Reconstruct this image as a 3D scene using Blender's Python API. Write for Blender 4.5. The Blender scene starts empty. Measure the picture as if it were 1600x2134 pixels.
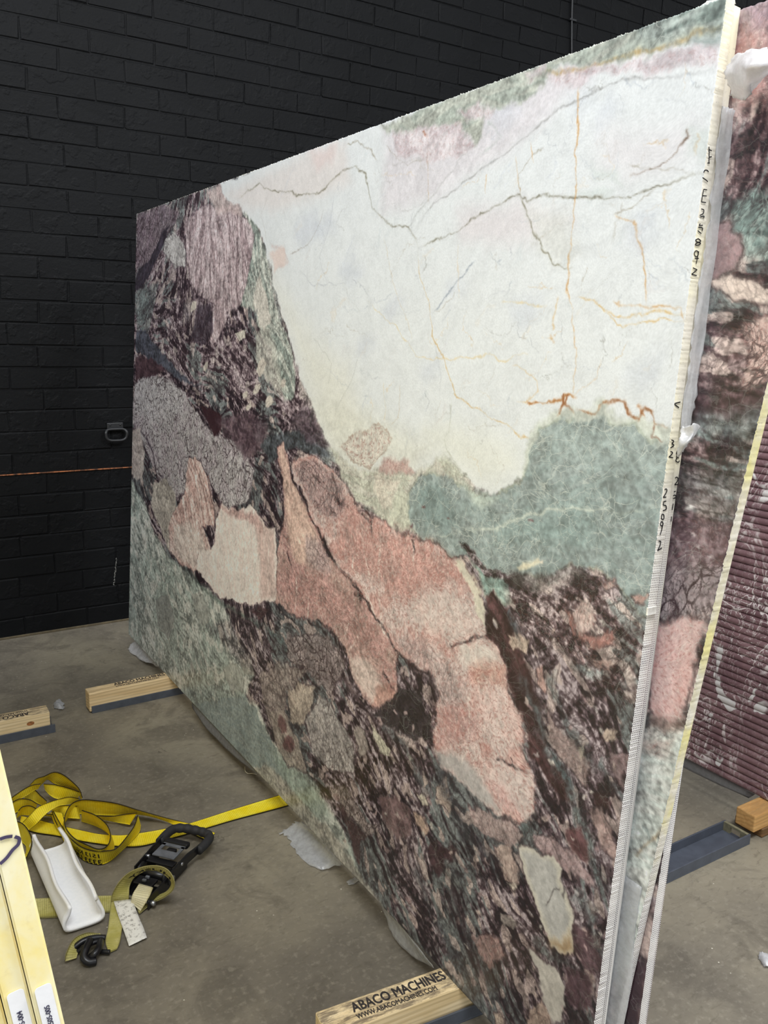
import bpy, bmesh, math, random
import numpy as np
from mathutils import Vector, Matrix

# ------------------------------------------------------------------ camera
W, H, CX, CY = 1600, 2134, 800.0, 1067.0
F, PITCH, ROLL, YAW, CAMH = 1761.67, 0.205333, 0.0218703, -0.5661546, 1.5
scene = bpy.context.scene
COL = scene.collection

def _basis():
    c, s = math.cos(YAW), math.sin(YAW)
    fwd = np.array([-s * math.cos(PITCH), c * math.cos(PITCH), -math.sin(PITCH)])
    rt = np.array([c, s, 0.0]); up = np.cross(rt, fwd)
    r2 = rt * math.cos(ROLL) + up * math.sin(ROLL)
    u2 = -rt * math.sin(ROLL) + up * math.cos(ROLL)
    return np.array([r2, u2, fwd])
CB = _basis()
CAM = np.array([0.0, 0.0, CAMH])
cam_data = bpy.data.cameras.new('camera')
cam_data.sensor_fit = 'VERTICAL'; cam_data.sensor_height = 36.0; cam_data.sensor_width = 27.0
cam_data.lens = F / H * 36.0
cam_data.clip_start = 0.02
cam = bpy.data.objects.new('camera', cam_data); COL.objects.link(cam)
cam.matrix_world = Matrix(((CB[0][0], CB[1][0], -CB[2][0], CAM[0]), (CB[0][1], CB[1][1], -CB[2][1], CAM[1]),
                           (CB[0][2], CB[1][2], -CB[2][2], CAM[2]), (0, 0, 0, 1)))
scene.camera = cam

# ------------------------------------------------------------------ world, lamps, exposure
world = bpy.data.worlds.new('warehouse_air'); scene.world = world; world.use_nodes = True
world.node_tree.nodes['Background'].inputs[0].default_value = (0.93, 0.97, 1.0, 1)
world.node_tree.nodes['Background'].inputs[1].default_value = 0.78
def area_lamp(name, loc, target, size, power, color=(0.97, 0.985, 1.0)):
    l = bpy.data.lights.new(name, 'AREA'); l.shape = 'RECTANGLE'; l.size, l.size_y = size; l.energy = power; l.color = color
    o = bpy.data.objects.new(name, l); COL.objects.link(o); o.location = loc
    d = Vector(target) - Vector(loc); o.rotation_euler = d.to_track_quat('-Z', 'Y').to_euler()
    return o
area_lamp('high_bay_lamp', (-2.0, 1.6, 4.9), (0.9, 1.9, 0.7), (2.6, 1.2), 125)
area_lamp('high_bay_lamp', (2.9, -0.7, 4.9), (2.4, 0.8, 0.0), (1.6, 0.9), 150)
area_lamp('high_bay_lamp', (-0.2, -0.7, 4.9), (0.4, 1.0, 0.2), (2.0, 1.0), 145)
vs = scene.view_settings
vs.view_transform = 'Standard'; vs.look = 'None'; vs.exposure = 0.0; vs.gamma = 1.0; vs.use_curve_mapping = False

# ------------------------------------------------------------------ pixel -> place helpers
def ray(x, y):
    return CB.T @ np.array([(x - CX) / F, -(y - CY) / F, 1.0])
def onz(x, y, z=0.0):
    d = ray(x, y); return CAM + d * ((z - CAMH) / d[2])
def ony(x, y, Y):
    d = ray(x, y); return CAM + d * (Y / d[1])

# ------------------------------------------------------------------ material helpers
def lin(c):
    c = np.asarray(c, float) / 255.0
    return np.where(c <= 0.04045, c / 12.92, ((c + 0.055) / 1.055) ** 2.4)
def rgba(c): 
    l = lin(c); return (float(l[0]), float(l[1]), float(l[2]), 1.0)
class NT:
    def __init__(self, name):
        self.m = bpy.data.materials.new(name); self.m.use_nodes = True
        self.t = self.m.node_tree; self.t.nodes.clear()
        self.out = self.n('ShaderNodeOutputMaterial')
    def n(self, typ, **kw):
        nd = self.t.nodes.new(typ)
        for k, v in kw.items(): setattr(nd, k, v)
        return nd
    def l(self, a, b): self.t.links.new(a, b)
    def put(self, sock, v):
        if isinstance(v, bpy.types.NodeSocket): self.l(v, sock)
        elif v is not None: sock.default_value = v
    def math(self, op, a, b=None, clamp=False):
        nd = self.n('ShaderNodeMath', operation=op); nd.use_clamp = clamp
        self.put(nd.inputs[0], a)
        if b is not None: self.put(nd.inputs[1], b)
        return nd.outputs[0]
    def mix(self, f, a, b, blend='MIX'):
        nd = self.n('ShaderNodeMix', data_type='RGBA', blend_type=blend)
        self.put(nd.inputs[0], f); self.put(nd.inputs[6], a); self.put(nd.inputs[7], b)
        return nd.outputs[2]
    def ramp(self, f, lo, hi, a=0.0, b=1.0):
        nd = self.n('ShaderNodeMapRange'); nd.interpolation_type = 'SMOOTHSTEP'
        self.put(nd.inputs[0], f); nd.inputs[1].default_value = lo; nd.inputs[2].default_value = hi
        nd.inputs[3].default_value = a; nd.inputs[4].default_value = b
        return nd.outputs[0]
    def attr(self, name): return self.n('ShaderNodeAttribute', attribute_name=name)
    def coord(self, which='Object'): return self.n('ShaderNodeTexCoord').outputs[which]
    def mapping(self, v, scale=(1, 1, 1), rot=(0, 0, 0), loc=(0, 0, 0)):
        nd = self.n('ShaderNodeMapping'); self.l(v, nd.inputs[0])
        nd.inputs[1].default_value = loc; nd.inputs[2].default_value = rot; nd.inputs[3].default_value = scale
        return nd.outputs[0]
    def noise(self, v, scale, detail=3, rough=0.55, dist=0.0):
        nd = self.n('ShaderNodeTexNoise'); self.put(nd.inputs['Vector'], v)
        nd.inputs['Scale'].default_value = scale; nd.inputs['Detail'].default_value = detail
        nd.inputs['Roughness'].default_value = rough; nd.inputs['Distortion'].default_value = dist
        return nd
    def voro(self, v, scale, feature='F1', rand=1.0):
        nd = self.n('ShaderNodeTexVoronoi', feature=feature); self.put(nd.inputs['Vector'], v)
        nd.inputs['Scale'].default_value = scale; nd.inputs['Randomness'].default_value = rand
        return nd
    def bump(self, h, strength=0.3, dist=0.01):
        nd = self.n('ShaderNodeBump'); nd.inputs['Strength'].default_value = strength; nd.inputs['Distance'].default_value = dist
        self.l(h, nd.inputs['Height']); return nd.outputs[0]
    def bsdf(self, col, rough=0.5, metal=0.0, normal=None, spec=0.5, **kw):
        b = self.n('ShaderNodeBsdfPrincipled')
        self.put(b.inputs['Base Color'], col); self.put(b.inputs['Roughness'], rough); self.put(b.inputs['Metallic'], metal)
        b.inputs['Specular IOR Level'].default_value = spec
        if normal is not None: self.l(normal, b.inputs['Normal'])
        for k, v in kw.items(): self.put(b.inputs[k], v)
        self.l(b.outputs[0], self.out.inputs[0]); return b

# ------------------------------------------------------------------ object helpers
def tag(o, label=None, cat=None, group=None, kind=None):
    if label: o['label'] = label
    if cat: o['category'] = cat
    if group: o['group'] = group
    if kind: o['kind'] = kind
    return o
def empty(name, loc=(0, 0, 0), rotz=0.0):
    o = bpy.data.objects.new(name, None); o.empty_display_size = 0.05
    o.location = loc; o.rotation_euler = (0, 0, rotz); COL.objects.link(o); return o
def link(name, me, mat=None, parent=None):
    o = bpy.data.objects.new(name, me); COL.objects.link(o)
    if mat is not None:
        for mm in (mat if isinstance(mat, (list, tuple)) else [mat]): me.materials.append(mm)
    if parent is not None:
        o.parent = parent
        o.matrix_parent_inverse = parent_inv(parent)
    return o
def parent_inv(p):
    m = Matrix.LocRotScale(p.location, p.rotation_euler, p.scale)
    return m.inverted()
def local(name, me, mat, parent):       # a part whose mesh is in its parent's own coordinates
    o = bpy.data.objects.new(name, me); COL.objects.link(o); me.materials.append(mat); o.parent = parent; return o
def mesh(name, verts, faces, smooth=False):
    me = bpy.data.meshes.new(name); me.from_pydata([tuple(map(float, v)) for v in verts], [], faces); me.update()
    if smooth: me.polygons.foreach_set('use_smooth', [True] * len(me.polygons))
    return me
def from_bm(name, bm, smooth=False):
    me = bpy.data.meshes.new(name); bm.normal_update(); bm.to_mesh(me); bm.free()
    if smooth: me.polygons.foreach_set('use_smooth', [True] * len(me.polygons))
    return me
def bm_box(bm, lo, hi, bevel=0.0, seg=2, mat=None):
    r = bmesh.ops.create_cube(bm, size=1.0)
    vsx = r['verts']
    for v in vsx:
        v.co = Vector([lo[i] + (v.co[i] + 0.5) * (hi[i] - lo[i]) for i in range(3)])
    if bevel:
        es = list({e for v in vsx for e in v.link_edges})
        r2 = bmesh.ops.bevel(bm, geom=es, offset=bevel, segments=seg, affect='EDGES', profile=0.5)
        vsx = list({v for f in r2['faces'] for v in f.verts} | set(v for v in vsx if v.is_valid))
    if mat is not None:
        for v in vsx: v.co = mat @ v.co
    return vsx
def box(name, lo, hi, mat, parent=None, bevel=0.003, seg=2, xf=None):
    bm = bmesh.new(); bm_box(bm, lo, hi, bevel, seg, xf); return link(name, from_bm(name, bm), mat, parent)
def catmull(P, n):
    P = np.asarray(P, float); out = []
    Q = np.vstack([2 * P[0] - P[1], P, 2 * P[-1] - P[-2]])
    for i in range(len(P) - 1):
        p0, p1, p2, p3 = Q[i], Q[i + 1], Q[i + 2], Q[i + 3]
        for k in range(n):
            t = k / n
            out.append(0.5 * ((2 * p1) + (-p0 + p2) * t + (2 * p0 - 5 * p1 + 4 * p2 - p3) * t * t + (-p0 + 3 * p1 - 3 * p2 + p3) * t ** 3))
    out.append(P[-1]); return np.array(out)
def tube_mesh(name, path, r, sides=10, closed=False):
    path = np.asarray(path, float); n = len(path); rr = np.broadcast_to(np.asarray(r, float), (n,))
    vsx, fs = [], []
    tprev = None; nrm = None
    for i in range(n):
        a = path[(i - 1) % n] if (closed or i > 0) else path[i]; b = path[(i + 1) % n] if (closed or i < n - 1) else path[i]
        t = b - a; t = t / (np.linalg.norm(t) + 1e-12)
        if nrm is None:
            h = np.array([0, 0, 1.0]) if abs(t[2]) < 0.9 else np.array([1.0, 0, 0])
            nrm = np.cross(t, h)
        nrm = nrm - t * (nrm @ t); nrm /= np.linalg.norm(nrm) + 1e-12
        bn = np.cross(t, nrm)
        for k in range(sides):
            a2 = 2 * math.pi * k / sides
            vsx.append(path[i] + rr[i] * (math.cos(a2) * nrm + math.sin(a2) * bn))
    for i in range(n if closed else n - 1):
        j = (i + 1) % n
        for k in range(sides):
            k2 = (k + 1) % sides
            fs.append((i * sides + k, i * sides + k2, j * sides + k2, j * sides + k))
    if not closed:
        fs.append(tuple(range(sides))[::-1]); fs.append(tuple((n - 1) * sides + k for k in range(sides)))
    return mesh(name, vsx, fs, True)
rng = np.random.default_rng(7)
random.seed(7)

# ------------------------------------------------------------------ numpy noise
_TAB = np.random.default_rng(11).random((256, 256)).astype(np.float32)
def vnoise(x, y, seed=0):
    x = x + seed * 17.31; y = y + seed * 9.73
    xi = np.floor(x).astype(np.int64); yi = np.floor(y).astype(np.int64)
    fx = (x - xi).astype(np.float32); fy = (y - yi).astype(np.float32)
    fx = fx * fx * fx * (fx * (fx * 6 - 15) + 10); fy = fy * fy * fy * (fy * (fy * 6 - 15) + 10)
    x0 = xi & 255; x1 = (xi + 1) & 255; y0 = yi & 255; y1 = (yi + 1) & 255
    a = _TAB[x0, y0]; b = _TAB[x1, y0]; c = _TAB[x0, y1]; d = _TAB[x1, y1]
    return (a + (b - a) * fx) * (1 - fy) + (c + (d - c) * fx) * fy
def fbm(x, y, freq, octs=4, seed=0, gain=0.5):
    s = np.zeros(np.shape(x), np.float32); amp = 1.0; tot = 0.0
    for o in range(octs):
        f = freq * 2.03 ** o
        c, q = math.cos(0.6 * o + seed), math.sin(0.6 * o + seed)
        s += amp * vnoise((x * c - y * q) * f, (x * q + y * c) * f, seed + o * 3.7); tot += amp; amp *= gain
    return s / tot
def ss(x, a, b):
    t = np.clip((x - a) / (b - a), 0, 1); return t * t * (3 - 2 * t)

# ================================================================== SETTING
WALLY = 4.308
# --- floor
def mat_floor():
    m = NT('concrete_floor'); v = m.coord('Object')
    n1 = m.noise(v, 1.1, 6, 0.6, 0.4).outputs[0]; n2 = m.noise(v, 5.0, 6, 0.65, 0.8).outputs[0]
    st = m.noise(m.mapping(v, (5, 1.3, 1), (0, 0, 0.5)), 2.2, 5, 0.6, 1.0).outputs[0]
    n3 = m.noise(v, 60, 4, 0.6).outputs[0]
    c = m.mix(m.ramp(n1, 0.35, 0.65), rgba((108, 102, 92)), rgba((146, 138, 120)))
    c = m.mix(m.math('MULTIPLY', m.ramp(n2, 0.47, 0.66), 0.6), c, rgba((88, 82, 73)))
    c = m.mix(m.math('MULTIPLY', m.ramp(st, 0.55, 0.75), 0.35), c, rgba((98, 93, 80)))
    c = m.mix(m.math('MULTIPLY', m.ramp(n3, 0.5, 0.72), 0.35), c, rgba((158, 151, 136)))
    n4 = m.noise(m.mapping(v, (1, 2.6, 1), (0, 0, -.5)), 26, 5, 0.7, 0.6).outputs[0]
    c = m.mix(m.math('MULTIPLY', m.ramp(n4, 0.52, 0.68), 0.45), c, rgba((92, 86, 74)))
    so = m.noise(v, 3.1, 5, 0.7, 0.3).outputs[0]
    c = m.mix(m.math('MULTIPLY', m.ramp(so, 0.60, 0.70), 0.5), c, rgba((74, 69, 62)))
    sp = m.voro(v, 38, 'F1').outputs['Distance']
    spm = m.math('MULTIPLY', m.ramp(sp, 0.085, 0.045), m.ramp(m.noise(v, 9, 2).outputs[0], 0.57, 0.62))
    c = m.mix(spm, c, rgba((215, 210, 195)))
    cr = m.math('ABSOLUTE', m.math('SUBTRACT', m.noise(v, 2.6, 6, 0.6, 0.5).outputs[0], 0.5))
    crm = m.math('MULTIPLY', m.ramp(cr, 0.004, 0.0015), m.ramp(m.noise(v, 3.3, 2).outputs[0], 0.6, 0.66))
    c = m.mix(m.math('MULTIPLY', crm, 0.6), c, rgba((60, 54, 46)))
    h = m.math('ADD', m.math('MULTIPLY', n2, 0.6), m.math('MULTIPLY', n3, 0.25))
    m.bsdf(c, m.ramp(n2, 0.2, 0.8, 0.42, 0.62), 0, m.bump(h, 0.12, 0.01), 0.35)
    return m.m
fl = mesh('floor', [(-6, -5, 0), (9, -5, 0), (9, WALLY + 0.1, 0), (-6, WALLY + 0.1, 0), (-6, -5, -0.1), (9, -5, -0.1), (9, WALLY + 0.1, -0.1), (-6, WALLY + 0.1, -0.1)],
          [(0, 1, 2, 3), (7, 6, 5, 4), (0, 4, 5, 1), (1, 5, 6, 2), (2, 6, 7, 3), (3, 7, 4, 0)])
tag(link('floor', fl, mat_floor()), 'mottled grey brown concrete floor with scuffs and white specks', 'floor', kind='structure')

# --- wall of painted blocks
def mat_blackwall():
    m = NT('black_painted_block'); v = m.coord('Object'); g = m.n('ShaderNodeNewGeometry').outputs['Position']
    n1 = m.noise(g, 55, 6, 0.65).outputs[0]; n2 = m.noise(g, 1.6, 4, 0.6).outputs[0]
    pit = m.ramp(m.voro(g, 70, 'F1').outputs['Distance'], 0.0, 0.25)
    pm = m.ramp(m.noise(g, 14, 3).outputs[0], 0.52, 0.62)
    c = m.mix(m.ramp(n2, 0.3, 0.7), rgba((12, 13, 15)), rgba((17, 18, 20)))
    c = m.mix(m.math('MULTIPLY', m.ramp(n1, 0.6, 0.8), 0.25), c, rgba((26, 27, 29)))
    hgt = m.math('ADD', n1, m.math('MULTIPLY', m.math('MULTIPLY', pit, pm), 0.8))
    m.bsdf(c, 0.55, 0, m.bump(hgt, 0.3, 0.006), 0.13)
    return m.m
M_WALL = mat_blackwall()
wall = tag(box('wall_back', (-6, WALLY + 0.0045, 0), (9, WALLY + 0.22, 5.2), M_WALL, None, 0), 'tall black painted concrete block wall behind the slabs', 'wall', kind='structure')
PZ, PX = 0.1015, 0.300
variants = []
for k in range(10):
    bm = bmesh.new(); g = 0.0030
    bm_box(bm, (g, 0, g), (PX - g, 0.05, PZ - g), 0.004, 2)
    for vtx in bm.verts:
        vtx.co.x += random.uniform(-0.003, 0.003); vtx.co.z += random.uniform(-0.0022, 0.0022)
        vtx.co.y += random.uniform(-0.0016, 0.0010)
    me = from_bm('brick', bm); me.materials.append(M_WALL); variants.append(me)
def shows(x, z):
    d = CB @ (np.array([x, WALLY, z]) - CAM); px, py = CX + F * d[0] / d[2], CY - F * d[1] / d[2]
    return -70 < px < 1620 and -70 < py < 1400 and (px < 330 or py < 447 - 0.364 * (px - 290) + 45)
rest_bm = bmesh.new(); n_bricks = 0
for row in range(51):
    for i in range(-20, 31):
        x = 0.045 + (PX / 2 if row % 2 else 0.0) + i * PX + 0.012 * math.sin(row * 2.3); z = row * PZ
        if x < -5.9 or x > 8.6: continue
        if shows(x + PX / 2, z + PZ / 2) and n_bricks < 300:
            o = bpy.data.objects.new('brick', variants[(row * 7 + i * 3) % 10]); COL.objects.link(o); n_bricks += 1
            o.location = (x, WALLY + random.uniform(-0.0012, 0.0012), z); o.parent = wall
        else:
            bm_box(rest_bm, (x + .003, WALLY, z + .003), (x + PX - .003, WALLY + 0.05, z + PZ - .003), 0)
tag(link('brickwork', from_bm('brickwork', rest_bm), M_WALL, wall), kind='stuff')
# rusty shelf strip of the wall
def mat_simple(name, col, rough=0.5, metal=0.0, var=0.12, scale=40, bump=0.1, spec=0.5):
    m = NT(name); v = m.coord('Object'); n = m.noise(v, scale, 5, 0.6).outputs[0]
    a = tuple(np.clip(np.array(col) * (1 - var), 0, 255)); b = tuple(np.clip(np.array(col) * (1 + var), 0, 255))
    m.bsdf(m.mix(m.ramp(n, 0.3, 0.7), rgba(a), rgba(b)), rough, metal, m.bump(n, bump, 0.004), spec)
    return m.m
def mat_rust():
    m = NT('rusty_steel'); v = m.coord('Object'); n = m.noise(m.mapping(v, (3, 1, 1)), 14, 5, 0.7).outputs[0]
    m.bsdf(m.mix(m.ramp(n, 0.35, 0.65), rgba((60, 40, 30)), rgba((170, 105, 66))), 0.7, 0.1, m.bump(n, 0.2, 0.003)); return m.m
tag(box('trim_1', (-6, WALLY - 0.006, 0.812), (9, WALLY + 0.004, 0.8175), mat_rust(), None, 0.001), 'thin rust brown steel strip running along the black wall', 'trim', kind='structure')
tag(box('trim_2', (-6, WALLY - 0.004, 0.0), (9, WALLY + 0.004, 0.011), mat_simple('floor_joint', (92, 82, 62), 0.8), None, 0.002), 'tan sealant line where the black wall meets the floor', 'trim', kind='structure')

# ================================================================== MARBLE SLABS
ZB = 0.085                                   # top of the bearer timbers
P_BL = onz(266, 1322, ZB)
LEAN = 0.058
S_DIR = np.array([LEAN, 0, 1.0]); S_DIR /= np.linalg.norm(S_DIR)
N_DIR = np.array([-S_DIR[2], 0, S_DIR[0]])   # faces the camera side (-x)
Y_FAR = P_BL[1]
_tl = ony(290, 447, Y_FAR); SLAB_H = (_tl[2] - ZB) / S_DIR[2]
P0 = np.array([onz(529, 1597, ZB)[0] - 0.006, 0, ZB])  # x of the bottom front edge
def plane_hit(x, y, off=0.0):
    d = ray(x, y); o = P0 - N_DIR * off
    return CAM + d * (((o - CAM) @ N_DIR) / (d @ N_DIR))
Y_NEAR = float(np.mean([plane_hit(*q)[1] for q in ((1485, 155), (1364, 1150), (1247, 2112))]))
SLAB_L = Y_FAR - Y_NEAR
def p2uv(x, y, off=0.0):
    P = plane_hit(x, y, off); return (P[1] - Y_NEAR, (P - (P0 - N_DIR * off)) @ S_DIR)

class Stone:
    """colour fields of one slab face, sampled at points (U, V) in metres on that face"""
    def __init__(self, U, V, off, flow, seed=0):
        self.U, self.V, self.off, self.seed = U.astype(np.float32), V.astype(np.float32), off, seed
        n = len(U)
        self.col = np.zeros((n, 3), np.float32); self.fx = np.zeros((n, 4), np.float32)
        a = [fbm(U, V, 9, 2, seed + k) - 0.5 for k in (1, 2)]; b = [fbm(U, V, 40, 3, seed + k) - 0.5 for k in (3, 4)]
        c = [fbm(U, V, 150, 2, seed + k) - 0.5 for k in (21, 22)]
        self.wu = a[0] * 0.030 + b[0] * 0.020 + c[0] * 0.006; self.wv = a[1] * 0.030 + b[1] * 0.020 + c[1] * 0.006
        self.cu, self.cv = a[0] * 0.05 + b[0] * 0.006, a[1] * 0.05 + b[1] * 0.006
        self.lic_c, self.lic_f, self.frag, self.fib = self.make_lic(flow)
        self.nl = fbm(U, V, 5, 3, seed + 5); self.nm = fbm(U, V, 28, 4, seed + 6, .55); self.nf = fbm(U, V, 125, 2, seed + 7)
    def uv(self, pts): return np.array([p2uv(x, y, self.off) for x, y in pts], np.float32)
    def make_lic(self, flow):
        h = 0.0022; u0, u1, v0, v1 = self.U.min() - .02, self.U.max() + .02, self.V.min() - .02, self.V.max() + .02
        nu, nv = int((u1 - u0) / h) + 1, int((v1 - v0) / h) + 1
        gu, gv = np.meshgrid(u0 + np.arange(nu) * h, v0 + np.arange(nv) * h, indexing='ij')
        cs = np.zeros((nu, nv), np.float32); sn = np.zeros((nu, nv), np.float32)
        for (x, y, dx, dy) in flow:
            p = np.array(p2uv(x, y, self.off)); q = np.array(p2uv(x + dx * 4, y + dy * 4, self.off)) - p
            th = 2 * math.atan2(q[1], q[0])
            w = 1.0 / (0.004 + (gu - p[0]) ** 2 + (gv - p[1]) ** 2) ** 2
            cs += w * math.cos(th); sn += w * math.sin(th)
        th = 0.5 * np.arctan2(sn, cs) + (fbm(gu, gv, 9, 3, self.seed + 8) - 0.5) * 1.3 + (fbm(gu, gv, 40, 2, self.seed + 9) - .5) * 0.8
        fu, fv = np.cos(th).astype(np.float32), np.sin(th).astype(np.float32)
        r = np.random.default_rng(5 + self.seed)
        white = r.random((nu, nv)).astype(np.float32)
        sparse = (r.random((nu, nv)) < 0.035).astype(np.float32) * (0.4 + fbm(gu, gv, 12, 2, self.seed + 14))
        srcs = [fbm(gu, gv, 95, 2, self.seed + 10), white, fbm(gu, gv, 52, 2, self.seed + 12), sparse]
        lens = [30, 9, 10, 13]; outs = [np.zeros((nu, nv), np.float32) for _ in srcs]; cnt = [0, 0, 0, 0]
        for sgn in (1, -1):
            x = np.repeat(np.arange(nu, dtype=np.float32)[:, None], nv, 1); y = np.repeat(np.arange(nv, dtype=np.float32)[None], nu, 0)
            pu, pv = fu * sgn, fv * sgn
            for k in range(30):
                xi = np.clip(np.rint(x).astype(np.int32), 0, nu - 1); yi = np.clip(np.rint(y).astype(np.int32), 0, nv - 1)
                idx = xi * nv + yi
                for j in range(4):
                    if k < lens[j]: outs[j] += srcs[j].ravel()[idx]; cnt[j] += 1
                du, dv = fu.ravel()[idx], fv.ravel()[idx]
                flip = np.where(du * pu + dv * pv < 0, -1.0, 1.0).astype(np.float32); du = du * flip; dv = dv * flip
                x += du; y += dv; pu, pv = du, dv
        res = []
        for j in range(4):
            o = outs[j] / cnt[j]; o = (o - o.mean()) / (o.std() + 1e-9); o = 0.5 + o * 0.22
            gx = np.clip((self.U - u0) / h, 0, nu - 1.01); gy = np.clip((self.V - v0) / h, 0, nv - 1.01)
            i, jx = gx.astype(np.int32), gy.astype(np.int32); a, b = gx - i, gy - jx
            res.append((o[i, jx] * (1 - a) * (1 - b) + o[i + 1, jx] * a * (1 - b) + o[i, jx + 1] * (1 - a) * b + o[i + 1, jx + 1] * a * b).astype(np.float32))
        return res
    def breccia(self, dark=(50, 41, 49), mid=(104, 85, 91), light=(176, 160, 160), green=(104, 116, 113), pale=(188, 166, 156), g=0.5, pl=0.5):
        L = 0.5 + 1.75 * (0.42 * (self.lic_c - .5) + 0.22 * (self.lic_f - .5) + 0.5 * (self.nm - .5) + 0.35 * (self.nf - .5))
        def lp(a, b, t): return a + (np.asarray(b, np.float32) - a) * t[:, None]
        c = np.zeros_like(self.col) + np.asarray(dark, np.float32)
        c = lp(c, mid, ss(L, 0.28, 0.5)); c = lp(c, light, ss(L, 0.52, 0.80) * 0.9)
        gm = ss(self.nl + (self.lic_c - .5) * 0.35, 0.64 - 0.2 * g, 0.72 - 0.2 * g) * 0.75
        c = lp(c, green, gm * (0.55 + 0.45 * ss(L, 0.3, 0.6)))
        fr = self.frag + (self.nm - .5) * 0.5
        c = lp(c, pale, ss(fr, 0.80 - 0.2 * pl, 0.86 - 0.2 * pl) * 0.8)
        return c
    def _sd(self, poly, rough, closed, margin):
        P = self.uv(poly) if not isinstance(poly, np.ndarray) else poly
        X = self.U + self.wu * rough; Y = self.V + self.wv * rough
        lo = P.min(0) - margin; hi = P.max(0) + margin
        idx = np.nonzero((X > lo[0]) & (X < hi[0]) & (Y > lo[1]) & (Y < hi[1]))[0]
        x, y = X[idx], Y[idx]; d2 = np.full(len(idx), 1e9, np.float32); ins = np.zeros(len(idx), bool); tt = np.zeros(len(idx), np.float32)
        n = len(P)
        for i in range(n if closed else n - 1):
            a, b = P[i], P[(i + 1) % n]; e = b - a; L2 = float(e @ e) + 1e-12
            t = np.clip(((x - a[0]) * e[0] + (y - a[1]) * e[1]) / L2, 0, 1)
            dd = (x - a[0] - t * e[0]) ** 2 + (y - a[1] - t * e[1]) ** 2
            m = dd < d2; tt = np.where(m, (i + t) / max(1, n - 1), tt); d2 = np.minimum(d2, dd)
            if closed:
                cond = (a[1] > y) != (b[1] > y)
                ins ^= cond & (x < (b[0] - a[0]) * (y - a[1]) / (b[1] - a[1] + 1e-12) + a[0])
        d = np.sqrt(d2)
        return idx, (np.where(ins, -d, d) if closed else d), tt
    def blend(self, idx, m, col, fx=None):
        m = m[:, None]
        c = col[idx] if isinstance(col, np.ndarray) and col.ndim == 2 and len(col) == len(self.col) else np.asarray(col, np.float32)
        self.col[idx] += (c - self.col[idx]) * m
        if fx is not None: self.fx[idx] += (np.asarray(fx, np.float32) - self.fx[idx]) * m
    def paint(self, poly, col, soft=0.004, rough=1.0, a=1.0, fx=None, col2=None, nz='m', rim=None, rimw=0.0032):
        idx, sd, _ = self._sd(poly, rough, True, soft + 0.03)
        m = ss(-sd, -soft, soft) * a
        if col2 is not None:
            f = ss({'m': self.nm, 'l': self.nl, 'f': self.nf, 'c': self.lic_c, 's': self.lic_f}[nz], 0.36, 0.66)[:, None]
            col = np.asarray(col, np.float32) * (1 - f) + np.asarray(col2, np.float32) * f
        self.blend(idx, m, col, fx)
        if rim is not None:
            k = np.exp(-(sd / rimw) ** 2) * ss(self.nm[idx], 0.40, 0.62) * 0.6
            self.blend(idx, k, rim)
    def blob(self, x, y, rx, ry, ang, col, **kw):
        pts = []
        for k in range(10):
            t = 2 * math.pi * k / 10; c, s = math.cos(ang), math.sin(ang)
            j = 0.85 + 0.3 * ((k * 7 + int(x)) % 5) / 4
            pts.append((x + j * (rx * math.cos(t) * c - ry * math.sin(t) * s), y + j * (rx * math.cos(t) * s + ry * math.sin(t) * c)))
        self.paint(pts, col, **kw)
    def vein(self, pts, w, col, a=0.8, rough=0.6, fade=True):
        idx, d, tt = self._sd(pts, rough, False, w * 4 + 0.02)
        ww = w * (0.40 + 0.9 * self.nm[idx])
        m = np.exp(-(d / ww) ** 2) * a * (0.55 + 0.45 * ss(self.nf[idx], 0.3, 0.55)) * (0.6 + 0.4 * ss(self.nm[idx], 0.35, 0.55))
        if fade: m *= ss(tt, 0, 0.08) * (1 - 0.7 * ss(tt, 0.85, 1.0))
        self.blend(idx, m, col)
    def finish(self, lic_gain):
        k = 1 + (0.06 * (self.lic_f - 0.5) + 0.26 * (self.lic_c - 0.5) + 0.55 * (self.nm - .5) + 0.55 * (self.nf - .5)) * lic_gain * self.fx[:, 1]
        fib = ss(self.fib, 0.62, 1.0) * np.clip(self.fx[:, 0] * 1.15, 0, 1) * np.clip(self.fx[:, 1] * 1.4, 0.25, 1)
        lt = ss(self.fib, 0.22, 0.38) ; c = self.col * (k * (1 - 0.68 * fib))[:, None]
        return np.clip(c, 4, 250)

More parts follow.
